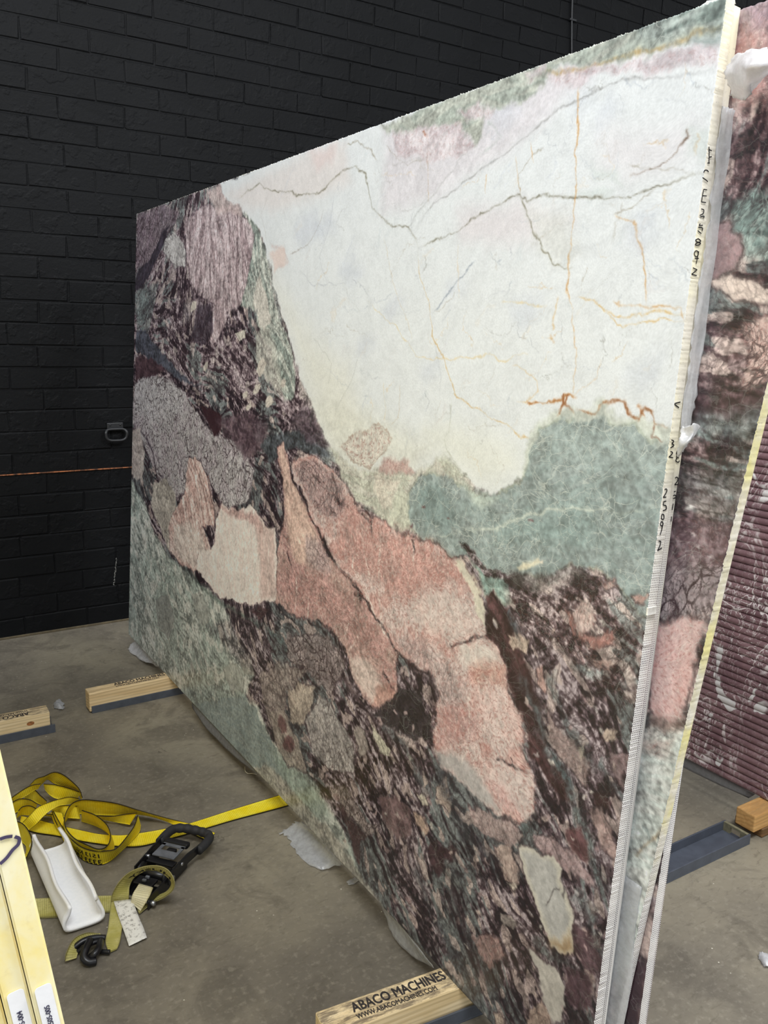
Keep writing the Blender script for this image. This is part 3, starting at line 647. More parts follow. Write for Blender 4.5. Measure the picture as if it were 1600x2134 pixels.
for (x, y) in ((1100, 1088), (880, 1050), (937, 1077), (853, 1095)): S.blob(x, y, 4, 3, .3, (112, 70, 74), soft=.003, a=.8)
for pts, w, c, a in (([(1094, 834), (1131, 833), (1162, 830), (1185, 822), (1200, 830)], .0026, (180, 118, 62), .85), ([(1170, 820), (1168, 841), (1160, 860)], .0034, (160, 96, 52), .9), ([(1185, 822), (1172, 840), (1195, 858)], .003, (160, 96, 52), .8),
        ([(1195, 850), (1240, 856), (1280, 836), (1306, 830), (1322, 862), (1338, 874), (1345, 846), (1365, 856), (1370, 880), (1395, 890)], .0030, (158, 104, 66), .85), ([(1370, 880), (1366, 915), (1385, 920)], .0018, (136, 100, 80), .8)):
    S.vein(pts, w, c, a)
# left grey crackle clast and the lower left green ground
GRN = S.breccia((150, 156, 146), (178, 182, 170), (204, 204, 192), (158, 170, 158), (212, 208, 194), 0.40, 0.5)
S.paint([(240, 1000), (272, 995), (300, 1047), (322, 1110), (354, 1160), (379, 1188), (435, 1220), (466, 1260), (500, 1330), (530, 1400), (512, 1450), (540, 1475), (560, 1544), (640, 1612), (690, 1680), (730, 1770), (760, 1850), (700, 1850), (240, 1340)],
        GRN, 0.012, 1, fx=(.15, .7, .25, 0))
S.paint([(279, 799), (322, 780), (360, 789), (385, 817), (400, 850), (440, 900), (500, 930), (530, 980), (520, 1040), (470, 1060), (440, 1010), (420, 955), (394, 950), (385, 1035), (360, 1030), (330, 1000), (290, 900), (272, 880)],
        (206, 198, 194), 0.006, 1, fx=(0.8, .4, 0, 0.03), col2=(184, 172, 172), nz='m', rim=(74, 60, 66))
S.paint([(279, 800), (320, 785), (360, 795), (384, 825), (380, 860), (330, 880), (280, 860)], (214, 208, 204), 0.01, 1, a=.7)
S.paint([(416, 845), (440, 850), (463, 872), (460, 900), (447, 909), (436, 885)], (70, 42, 48), 0.004, 1, fx=(0, .2, .05, 0))
S.paint([(450, 880), (520, 860), (560, 890), (545, 940), (510, 960), (480, 920)], (100, 76, 84), 0.015, 1, a=.75, fx=(.2, .5, .1, 0))
S.paint([(541, 935), (575, 900), (620, 890), (670, 905), (691, 952), (650, 945), (600, 930), (560, 960)], (84, 88, 92), 0.008, 1, fx=(.2, 1.2, .1, 0))
S.paint([(600, 870), (640, 845), (665, 880), (690, 930), (640, 915)], (86, 70, 78), 0.01, 1, a=.8, fx=(.3, 1, .1, 0))
S.vein([(290, 895), (305, 915), (318, 945), (325, 985), (345, 1000)], .006, (70, 62, 70), .9)
S.vein([(472, 910), (485, 935), (490, 955)], .004, (60, 40, 46), .9); S.vein([(505, 965), (515, 990)], .008, (54, 50, 56), .8)
S.paint([(275, 900), (292, 890), (300, 940), (296, 1000), (272, 990)], (196, 182, 170), 0.008, 1, a=.85, fx=(.2, .6, .1, .05))
S.paint([(318, 1010), (345, 995), (365, 1020), (372, 1080), (395, 1150), (410, 1185), (376, 1182), (340, 1120), (315, 1060)], (182, 172, 158), 0.008, 1, fx=(.25, .8, .1, .06))
for poly, c in (([(463, 1395), (480, 1381), (500, 1390), (510, 1420), (505, 1444), (480, 1440)], (172, 172, 160)), ([(400, 1240), (420, 1235), (440, 1280), (430, 1300), (408, 1280)], (176, 176, 164)),
                ([(325, 1250), (350, 1230), (365, 1290), (350, 1330), (330, 1300)], (150, 150, 142)), ([(500, 1370), (520, 1360), (530, 1400), (512, 1410)], (170, 166, 152))):
    S.paint(poly, c, 0.005, 1, a=.85, fx=(.2, .4, .1, 0), rim=(112, 112, 104))
S.paint([(405, 1468), (440, 1458), (510, 1452), (535, 1481), (552, 1530), (575, 1570), (590, 1610), (560, 1640), (535, 1605), (460, 1530)], (150, 160, 154), 0.006, 1, fx=(.03, .5, .55, 0), col2=(134, 146, 142), nz='c')
S.paint([(560, 1560), (600, 1590), (660, 1640), (690, 1700), (650, 1700), (600, 1640)], (136, 150, 138), 0.02, 1, a=.8, fx=(.1, .6, .4, 0))
S.paint([(530, 1605), (570, 1600), (620, 1660), (680, 1720), (730, 1790), (780, 1870), (830, 1950), (800, 1940), (640, 1760)], (178, 170, 156), 0.01, 1, a=.85, fx=(.2, .9, .2, .02), col2=(160, 154, 140), nz='c')
S.vein([(372, 1182), (400, 1195), (430, 1230), (470, 1262), (520, 1290), (545, 1310)], .010, (98, 116, 104), .8)
# pink bodies
PK = (212, 186, 172)
S.paint([(394, 957), (404, 951), (419, 960), (435, 997), (447, 1063), (444, 1097), (422, 1101), (438, 1138), (437, 1204), (410, 1185), (376, 1182), (354, 1141), (351, 1097), (363, 1060), (385, 1035), (388, 991)],
        (206, 168, 156), 0.004, 1, fx=(.12, .9, .15, .3), col2=(220, 194, 182), nz='c', rim=(90, 66, 70))
S.paint([(362, 1095), (395, 1090), (425, 1125), (437, 1190), (410, 1180), (376, 1170), (360, 1130)], (226, 210, 196), 0.015, 1, a=.8, fx=(.12, .7, .1, .08))
S.paint([(447, 1085), (466, 1054), (497, 1063), (519, 1051), (541, 1079), (554, 1104), (576, 1101), (580, 1172), (578, 1250), (529, 1257), (479, 1252), (460, 1244), (435, 1213), (410, 1182), (416, 1141), (438, 1141), (444, 1126)],
        (248, 234, 220), 0.005, 1, fx=(.10, .45, .1, .08), col2=(238, 218, 204), nz='c', rim=(84, 62, 66))
S.paint([(455, 1060), (500, 1060), (540, 1080), (552, 1120), (520, 1090), (480, 1075)], (186, 144, 136), 0.01, 1, a=.7, fx=(.2, .8, .2, .3))
S.paint([(530, 1095), (572, 1105), (576, 1240), (545, 1250), (540, 1160)], (206, 172, 160), 0.015, 1, a=.7)
S.paint([(576, 922), (591, 919), (601, 941), (607, 997), (629, 1044), (654, 1085), (676, 1129), (682, 1160), (707, 1172), (741, 1225), (775, 1275), (803, 1309), (825, 1356), (822, 1420), (824, 1466), (809, 1484), (781, 1478), (756, 1450), (734, 1412), (722, 1375), (700, 1325), (679, 1304), (641, 1285), (604, 1279), (574, 1254), (580, 1180), (585, 1120), (594, 1060), (590, 1000), (578, 960)],
        (196, 160, 148), 0.005, 1, fx=(.2, .7, .25, .42), col2=(178, 138, 130), nz='m', rim=(66, 46, 52))
S.paint([(578, 930), (592, 925), (605, 1000), (640, 1065), (665, 1120), (660, 1180), (620, 1170), (598, 1100), (592, 1000)], (216, 182, 162), 0.01, 1, a=.85, fx=(.1, .7, .12, .15))
S.paint([(640, 1110), (672, 1130), (690, 1180), (670, 1200), (640, 1170)], (190, 168, 164), 0.015, 1, a=.7, fx=(.6, .4, .1, .1))
S.paint([(725, 1370), (760, 1375), (790, 1420), (815, 1460), (800, 1480), (765, 1455), (735, 1410)], (216, 196, 182), 0.012, 1, a=.8, fx=(.1, .6, .1, .12))
S.paint([(785, 1430), (812, 1430), (822, 1462), (806, 1482), (775, 1470)], (188, 134, 118), 0.012, 1, a=.7)
S.paint([(590, 1180), (660, 1200), (720, 1240), (780, 1300), (790, 1350), (720, 1330), (660, 1280), (600, 1270)], (182, 136, 128), 0.03, 1, a=.6, fx=(.3, .7, .3, .5))
S.paint([(607, 960), (650, 945), (700, 985), (741, 1050), (753, 1081), (778, 1075), (806, 1081), (831, 1106), (869, 1119), (916, 1147), (953, 1162), (975, 1184), (994, 1216), (1003, 1247), (1008, 1294), (1012, 1322), (1025, 1337), (1037, 1362), (1047, 1394), (1056, 1431), (1075, 1456), (1089, 1481), (1092, 1512), (1094, 1544), (1100, 1594), (1106, 1637), (1107, 1690), (1098, 1703),
         (1081, 1707), (1044, 1700), (1012, 1681), (981, 1650), (937, 1612), (912, 1603), (900, 1569), (900, 1550), (912, 1512), (906, 1475), (919, 1450), (906, 1419), (887, 1403), (869, 1394), (831, 1372), (819, 1356), (803, 1309), (775, 1275), (741, 1228), (719, 1190), (700, 1165), (676, 1122), (650, 1080), (630, 1030), (612, 1000)],
        (228, 202, 192), 0.005, 1, fx=(.14, .5, .22, .55), col2=(196, 154, 144), nz='m', rim=(74, 54, 58))
S.paint([(612, 975), (650, 955), (700, 1000), (730, 1060), (700, 1090), (660, 1070), (630, 1020)], (172, 146, 142), 0.015, 1, a=.8, fx=(.7, .6, .15, .25))
S.paint([(730, 1060), (800, 1090), (870, 1125), (930, 1160), (960, 1190), (900, 1240), (850, 1260), (800, 1220), (740, 1190), (700, 1150), (710, 1080)], (190, 142, 132), 0.03, 1, a=.75, fx=(.1, .6, .3, .55))
S.paint([(880, 1240), (960, 1230), (1003, 1280), (1005, 1320), (960, 1335), (900, 1330), (860, 1290)], (226, 208, 196), 0.03, 1, a=.7, fx=(.08, .4, .2, .22))
S.paint([(952, 1163), (975, 1184), (996, 1218), (1006, 1262), (1010, 1300), (996, 1280), (982, 1230), (965, 1195), (945, 1172)], (222, 214, 188), 0.006, 1, a=.9, fx=(.02, .3, .2, .02))
S.paint([(950, 1345), (1020, 1345), (1040, 1380), (1000, 1400), (960, 1390)], (228, 216, 202), 0.02, 1, a=.8, fx=(.05, .3, .15, .15))
S.paint([(985, 1395), (1040, 1380), (1048, 1420), (1010, 1440), (985, 1425)], (190, 140, 122), 0.02, 1, a=.65, fx=(.05, .3, .15, .6))
S.paint([(820, 1330), (880, 1340), (930, 1380), (970, 1440), (950, 1490), (920, 1480), (905, 1420), (850, 1380)], (192, 170, 164), 0.025, 1, a=.7, fx=(.55, .6, .15, .18))
S.paint([(910, 1480), (960, 1470), (1010, 1500), (990, 1540), (940, 1565), (905, 1560)], (190, 142, 136), 0.025, 1, a=.65, fx=(.1, .4, .35, .6))
S.paint([(990, 1440), (1050, 1435), (1085, 1490), (1090, 1560), (1040, 1560), (1000, 1510)], (224, 200, 190), 0.03, 1, a=.7, fx=(.05, .4, .3, .45))
S.paint([(900, 1565), (935, 1572), (980, 1595), (1010, 1640), (1040, 1690), (1000, 1672), (940, 1612), (912, 1602)], (186, 178, 172), 0.012, 1, a=.95, fx=(.1, .3, .15, .02))
S.paint([(1020, 1590), (1070, 1600), (1098, 1640), (1100, 1690), (1050, 1680), (1010, 1630)], (226, 206, 196), 0.03, 1, a=.8, fx=(.04, .3, .2, .3))
S.paint([(1020, 1640), (1050, 1645), (1080, 1690), (1050, 1690)], (206, 158, 152), 0.015, 1, a=.6)
# calcite seams of the pink stone
for pts in ([(560, 1080), (560, 1140), (558, 1240)], [(548, 1085), (552, 1170)], [(620, 1200), (616, 1250), (612, 1275)], [(640, 1240), (640, 1290)], [(695, 1270), (700, 1320), (708, 1370)], [(716, 1300), (722, 1350)], [(748, 1310), (735, 1345), (724, 1360)], [(726, 1300), (716, 1330)],
            [(795, 1100), (790, 1180), (790, 1260), (800, 1330)], [(752, 1085), (758, 1150), (775, 1230)], [(865, 1270), (868, 1340)], [(735, 1150), (730, 1190)], [(730, 1170), (780, 1280), (830, 1370)], [(860, 1130), (862, 1180)], [(980, 1440), (975, 1540)], [(975, 1550), (960, 1600)]):
    S.vein(pts, .0028, (236, 222, 206), .8, .5)
# dark cracks
for pts, w in (([(601, 935), (607, 997), (629, 1044), (654, 1085), (672, 1120), (690, 1160), (704, 1178)], .005), ([(672, 1118), (684, 1140), (694, 1162)], .012), ([(704, 1178), (741, 1228), (775, 1275), (803, 1311)], .0035), ([(745, 1240), (752, 1255)], .009), ([(803, 1311), (820, 1356), (845, 1385), (869, 1397), (890, 1410), (906, 1432)], .005),
               ([(850, 1388), (868, 1396)], .010), ([(886, 1405), (902, 1425), (906, 1450), (895, 1470)], .013), ([(790, 1400), (806, 1425), (818, 1442)], .004), ([(945, 1345), (975, 1338), (1000, 1328), (1022, 1322)], .005), ([(940, 1352), (950, 1345)], .003),
               ([(1032, 1578), (1050, 1588), (1068, 1598), (1080, 1608), (1100, 1606)], .0035), ([(1068, 1580), (1072, 1596)], .002), ([(690, 985), (700, 1020), (706, 1060)], .008), ([(696, 1040), (712, 1055)], .008), ([(757, 1078), (772, 1085), (774, 1110)], .006), ([(858, 1120), (862, 1150)], .003),
               ([(432, 1105), (440, 1130)], .010), ([(590, 1050), (590, 1100), (578, 1115)], .006), ([(430, 980), (440, 1040), (448, 1080)], .006), ([(545, 1000), (556, 1040), (548, 1080)], .007), ([(600, 1150), (610, 1180)], .004), ([(735, 1236), (752, 1246), (748, 1258)], .007)):
    S.vein(pts, w, (46, 34, 42), .95, .8)
S.paint([(1047, 1394), (1030, 1345), (1010, 1325), (1012, 1240), (1030, 1236), (1044, 1256), (1065, 1268), (1080, 1300), (1090, 1350), (1100, 1400), (1118, 1450), (1130, 1520), (1150, 1575), (1190, 1650), (1200, 1680), (1160, 1660), (1125, 1600), (1105, 1560), (1096, 1500), (1075, 1452)],
        (72, 46, 50), 0.006, 1, fx=(.15, .9, .12, 0), col2=(88, 58, 60), nz='c')
S.paint([(1065, 1380), (1100, 1390), (1125, 1470), (1135, 1540), (1110, 1500), (1085, 1440)], (64, 38, 42), 0.01, 1, a=.8, fx=(0, .2, .02, 0))
# green tongue
S.paint([(960, 1140), (985, 1175), (1000, 1215), (1008, 1240), (1030, 1236), (1050, 1254), (1074, 1260), (1060, 1222), (1040, 1200), (1015, 1185), (990, 1160)], (132, 154, 143), 0.005, 1, fx=(.08, .8, .5, 0), rim=(150, 156, 136))
S.paint([(960, 1128), (985, 1140), (1005, 1168), (1040, 1185), (1062, 1215), (1040, 1208), (1005, 1190), (978, 1165)], BR * 0.85, 0.006, 1, fx=(.5, 1, .3, 0))
S.paint([(1058, 1190), (1100, 1196), (1160, 1195), (1200, 1190), (1230, 1205), (1180, 1222), (1120, 1226), (1075, 1230)], (128, 122, 116), 0.012, 1, a=.8, fx=(.4, 1.2, .3, 0))
S.paint([(1100, 1225), (1140, 1210), (1180, 1205), (1178, 1218), (1140, 1226)], (168, 152, 146), 0.006, 1, a=.9)
# right hand breccia: clasts, maroon and slate streaks
BR2 = S.breccia((56, 45, 52), (112, 90, 93), (186, 168, 164), (112, 120, 116), (206, 184, 172), 0.35, 0.8)
S.paint([(1060, 1240), (1150, 1225), (1260, 1215), (1330, 1270), (1345, 1300), (1330, 1480), (1230, 1420), (1120, 1340), (1080, 1290)], BR2, 0.03, 1, fx=(.6, .8, .2, .1))
for poly, c, k in (([(1188, 1285), (1205, 1270), (1222, 1262), (1235, 1280), (1255, 1300), (1235, 1315), (1205, 1322), (1195, 1305)], (214, 186, 174), .3), ([(1170, 1275), (1188, 1285), (1200, 1318), (1240, 1318), (1290, 1320), (1280, 1350), (1230, 1340), (1190, 1310)], (168, 118, 108), .4),
                   ([(1055, 1325), (1075, 1318), (1105, 1335), (1098, 1355), (1078, 1345), (1065, 1350)], (206, 182, 160), .1), ([(1226, 1365), (1260, 1370), (1282, 1390), (1275, 1400), (1240, 1385)], (196, 164, 150), .2), ([(1115, 1390), (1130, 1395), (1142, 1430), (1138, 1448), (1120, 1425)], (186, 148, 136), .2),
                   ([(1325, 1240), (1352, 1238), (1350, 1260), (1330, 1258)], (190, 150, 138), .3), ([(1250, 1215), (1280, 1208), (1290, 1225), (1265, 1232)], (208, 180, 168), .3), ([(1250, 1540), (1262, 1525), (1280, 1530), (1282, 1548), (1262, 1560)], (206, 182, 160), .1),
                   ([(1130, 1460), (1160, 1500), (1200, 1540), (1235, 1600), (1220, 1640), (1190, 1610), (1150, 1540)], (160, 138, 132), .1), ([(1270, 1580), (1320, 1590), (1300, 1660), (1280, 1620)], (140, 116, 116), .1), ([(1232, 1700), (1250, 1690), (1275, 1740), (1295, 1790), (1275, 1790), (1250, 1750)], (178, 148, 140), .1),
                   ([(1105, 1735), (1130, 1735), (1190, 1775), (1240, 1835), (1252, 1850), (1215, 1835), (1160, 1800), (1120, 1760)], (172, 146, 144), .1), ([(1030, 1765), (1060, 1755), (1075, 1800), (1070, 1830), (1045, 1820)], (198, 172, 158), .1), ([(1052, 1830), (1065, 1826), (1072, 1838), (1062, 1846)], (214, 198, 178), 0),
                   ([(1039, 1897), (1062, 1898), (1072, 1922), (1062, 1934), (1040, 1916)], (176, 162, 152), .05), ([(975, 1680), (1030, 1700), (1070, 1712), (1090, 1740), (1060, 1760), (1000, 1740)], (176, 152, 146), .1), ([(905, 1640), (925, 1620), (945, 1690), (940, 1710), (920, 1690)], (186, 164, 148), 0),
                   ([(855, 1690), (880, 1710), (900, 1740), (890, 1752), (868, 1730)], (198, 168, 146), .1), ([(869, 1655), (885, 1650), (893, 1685), (880, 1680)], (206, 194, 172), 0), ([(778, 1512), (795, 1531), (812, 1565), (806, 1577), (790, 1567), (779, 1540)], (214, 206, 180), 0),
                   ([(846, 1556), (856, 1566), (862, 1580), (852, 1582)], (212, 202, 178), 0), ([(735, 1510), (760, 1520), (768, 1560), (745, 1570)], (172, 158, 148), 0), ([(1235, 1940), (1255, 1950), (1262, 1970), (1240, 1965)], (150, 126, 122), 0), ([(1212, 1560), (1222, 1555), (1224, 1580), (1215, 1585)], (200, 184, 160), 0),
                   ([(1100, 2100), (1130, 2090), (1150, 2140), (1120, 2180), (1095, 2140)], (186, 160, 142), .1), ([(1030, 2110), (1050, 2115), (1060, 2160), (1040, 2160)], (190, 168, 150), .1), ([(990, 1955), (1040, 1960), (1060, 2000), (1030, 2020), (1000, 1990)], (160, 128, 122), .2), ([(1222, 2030), (1240, 2020), (1245, 2110), (1225, 2120)], (150, 128, 120), 0)):
    S.paint(poly, c, 0.004, 1, a=.92, fx=(.35, .5, .15, k), rim=(60, 44, 50))
for pts, w, c in (([(1066, 1375), (1105, 1455), (1140, 1540), (1180, 1630), (1210, 1700), (1235, 1780), (1270, 1880)], .016, K_SLATE), ([(1144, 1400), (1169, 1466), (1197, 1525), (1240, 1600)], .012, (110, 122, 120)), ([(1190, 1405), (1240, 1400), (1290, 1420)], .012, (124, 136, 132)), ([(1150, 1580), (1180, 1620), (1188, 1655)], .014, (78, 90, 92)),
                  ([(1185, 1660), (1205, 1700), (1238, 1760), (1240, 1800)], .010, (112, 122, 118)), ([(1255, 1590), (1270, 1640), (1310, 1700)], .010, (100, 110, 110)), ([(1195, 1850), (1220, 1880), (1250, 1960), (1300, 2020)], .018, (96, 106, 104)), ([(1060, 1270), (1075, 1300), (1078, 1330)], .012, (84, 96, 102)),
                  ([(900, 1569), (930, 1660), (970, 1734), (1012, 1781), (1041, 1828)], .016, (66, 66, 73)), ([(790, 1500), (850, 1560), (880, 1620), (905, 1670)], .016, (92, 98, 98)), ([(1020, 1845), (990, 1800), (960, 1740)], .008, (58, 54, 62)), ([(860, 1800), (900, 1900), (960, 2010), (1010, 2100)], .018, (84, 88, 92)),
                  ([(940, 1850), (980, 1960), (1020, 2060)], .014, (70, 52, 60)), ([(1100, 1930), (1140, 1990), (1200, 2040), (1240, 2100)], .014, (104, 112, 108)), ([(905, 1780), (940, 1830), (960, 1880)], .016, (112, 116, 112)), ([(690, 1560), (720, 1620), (740, 1660)], .006, (60, 46, 54)), ([(640, 1330), (700, 1390), (740, 1450), (800, 1520)], .012, (82, 64, 70)),
                  ([(525, 1290), (570, 1320), (620, 1370)], .012, (88, 104, 100)), ([(1110, 1730), (1090, 1720), (1085, 1750)], .012, (78, 88, 86)), ([(1200, 1350), (1250, 1375), (1300, 1430), (1340, 1450)], .006, (58, 46, 52))):
    S.vein(pts, w, c, .8, 1.3)
for poly, c in (([(825, 1444), (869, 1440), (884, 1487), (899, 1506), (896, 1546), (856, 1537), (812, 1512), (778, 1494)], (54, 45, 51)), ([(700, 1671), (719, 1675), (731, 1706), (772, 1743), (750, 1756), (752, 1806), (737, 1784), (719, 1715)], (80, 52, 55)), ([(787, 1662), (819, 1656), (850, 1684), (859, 1743), (825, 1746), (800, 1712)], (122, 94, 94)),
                ([(900, 1770), (940, 1765), (955, 1775), (930, 1800), (920, 1830), (900, 1800)], (74, 48, 54)), ([(1180, 1740), (1215, 1730), (1232, 1790), (1225, 1800), (1190, 1775)], (100, 64, 66)), ([(1190, 1925), (1230, 1930), (1270, 2010), (1240, 2040), (1200, 2000)], (92, 66, 72)), ([(1180, 2030), (1230, 2040), (1245, 2120), (1190, 2100)], (84, 58, 66)),
                ([(1235, 1660), (1265, 1668), (1275, 1690), (1240, 1690)], (80, 50, 54)), ([(520, 1270), (545, 1262), (560, 1275), (540, 1290)], (84, 56, 60))):
    S.paint(poly, c, 0.005, 1, a=.9, fx=(.05, .6, .18, 0))
# pale crackle clasts of the lower middle
for poly, c, cr in (([(635, 1503), (666, 1455), (691, 1462), (700, 1500), (735, 1550), (738, 1612), (697, 1612), (651, 1566)], (188, 180, 172), .5), ([(600, 1440), (625, 1420), (660, 1430), (650, 1470), (630, 1510), (605, 1500)], (198, 178, 158), .35), ([(540, 1400), (600, 1380), (640, 1400), (600, 1440), (590, 1520), (560, 1520)], (166, 150, 140), .6),
                    ([(560, 1490), (590, 1480), (620, 1540), (640, 1610), (600, 1600), (570, 1550)], (180, 164, 150), .3), ([(600, 1320), (680, 1320), (720, 1390), (690, 1450), (640, 1400), (600, 1370)], (156, 140, 136), .85), ([(690, 1640), (720, 1640), (760, 1700), (790, 1720), (770, 1740), (720, 1690)], (164, 148, 140), .8)):
    S.paint(poly, c, 0.007, 1, a=.85, fx=(cr, .6, .1, .05), rim=(70, 54, 60))
S.paint([(430, 1300), (500, 1290), (560, 1330), (600, 1390), (540, 1400), (500, 1380)], BR, 0.02, 1, a=.5, fx=(.7, .6, .1, 0))
for (x, y) in ((588, 1510), (605, 1545), (602, 1555)): S.blob(x, y, 10, 16, -.4, (120, 80, 80), soft=.006, a=.8)
# the big grey clasts
S.paint([(1078, 1759), (1087, 1754), (1109, 1765), (1128, 1778), (1153, 1784), (1172, 1809), (1172, 1834), (1187, 1865), (1197, 1893), (1197, 1940), (1194, 1987), (1166, 1993), (1144, 1971), (1125, 1915), (1106, 1853), (1087, 1809)],
        (206, 198, 180), 0.003, .7, fx=(.03, .2, .03, 0), rim=(66, 48, 54))
S.paint([(1084, 1766), (1110, 1775), (1150, 1795), (1164, 1812), (1164, 1838), (1180, 1870), (1188, 1900), (1186, 1930), (1174, 1958), (1148, 1955), (1130, 1905), (1112, 1850), (1094, 1805)], (180, 176, 169), 0.008, .8, fx=(.02, .3, .04, 0))
S.paint([(1138, 1958), (1165, 1966), (1192, 1950), (1193, 1985), (1168, 1992), (1146, 1972)], (158, 124, 84), 0.014, 1, a=.85)
S.vein([(1138, 1885), (1146, 1868), (1156, 1850), (1170, 1845)], .0018, (80, 72, 70), .8); S.blob(1178, 1852, 5, 7, 0, (120, 112, 110), soft=.004)
S.paint([(1097, 1971), (1109, 1978), (1134, 2003), (1166, 2028), (1181, 2065), (1181, 2103), (1169, 2135), (1150, 2140), (1131, 2084), (1122, 2034), (1106, 1993)], (186, 178, 166), 0.004, .8, fx=(.04, .3, .05, 0), rim=(66, 50, 56))
for k in range(320):    # small pale fragments and shells in the dark ground
    x = random.uniform(640, 1340); y = random.uniform(1250, 2280)
    u, v = p2uv(x, y)
    if v < 0.0 or (x < 1000 and y < 1480): continue
    ii = int(np.argmin((S.U[::53] - u) ** 2 + (S.V[::53] - v) ** 2)) * 53
    if S.col[ii].mean() > 128: continue
    S.blob(x, y, random.uniform(1.5, 5), random.uniform(3, 12), -.45 + random.uniform(-.3, .3), random.choice([(196, 174, 160), (178, 152, 146), (206, 196, 182), (158, 130, 128), (170, 160, 156)]), soft=.0025, rough=.8, a=.8)
colr = S.finish(1.15)
wp = np.stack([S.U + S.cu, S.V + S.cv], 1)

slab = tag(empty('marble_slab', (P0[0], Y_NEAR, ZB)), 'tall polished marble slab with white top, green wave and pink purple breccia', 'slab', 'upright marble slabs', 'thing')
me = slab_mesh('stone', us, vs1, 0.0, 0.02, lambda v: np.zeros_like(v), (colr, S.fx), wp, M_EDGE, M_MARBLE)
st = bpy.data.objects.new('stone', me); COL.objects.link(st); st.parent = slab; st.matrix_parent_inverse = parent_inv(slab)
del S, BR, BR2, PUR, GRN

# ---- the slabs stacked behind it
def plain_stone(us_, vs_, off, flow, seed, yend, paintf):
    a, b = np.meshgrid(us_, vs_, indexing='ij'); a, b = a.ravel(), b.ravel()
    sh = yend(b) * np.clip(1 - a / 0.6, 0, 1)
    st_ = Stone(a + sh, b, off, flow, seed)
    paintf(st_)
    return (st_.finish(1.0), st_.fx), np.stack([st_.U + st_.cu, st_.V + st_.cv], 1)
def shift_from(points):
    q = sorted([((plane_hit(x, y, o) - (P0 - N_DIR * o)) @ S_DIR, plane_hit(x, y, o)[1] - Y_NEAR) for x, y, o in points])
    vx = np.array([a for a, _ in q]); sx = np.array([b for _, b in q]); k = np.polyfit(vx, sx, 2)
    return lambda v: np.polyval(k, np.clip(v, vx[0] - .15, vx[-1] + .1))
F3 = [(1550, 600, 1, .3), (1560, 900, 1, .15), (1500, 1000, 1, .2), (1450, 1100, .6, .3), (1450, 1400, -.2, 1), (1400, 1600, 1, .3), (1360, 1800, 1, .3), (1580, 300, -.5, 1), (1330, 2000, .4, 1)]
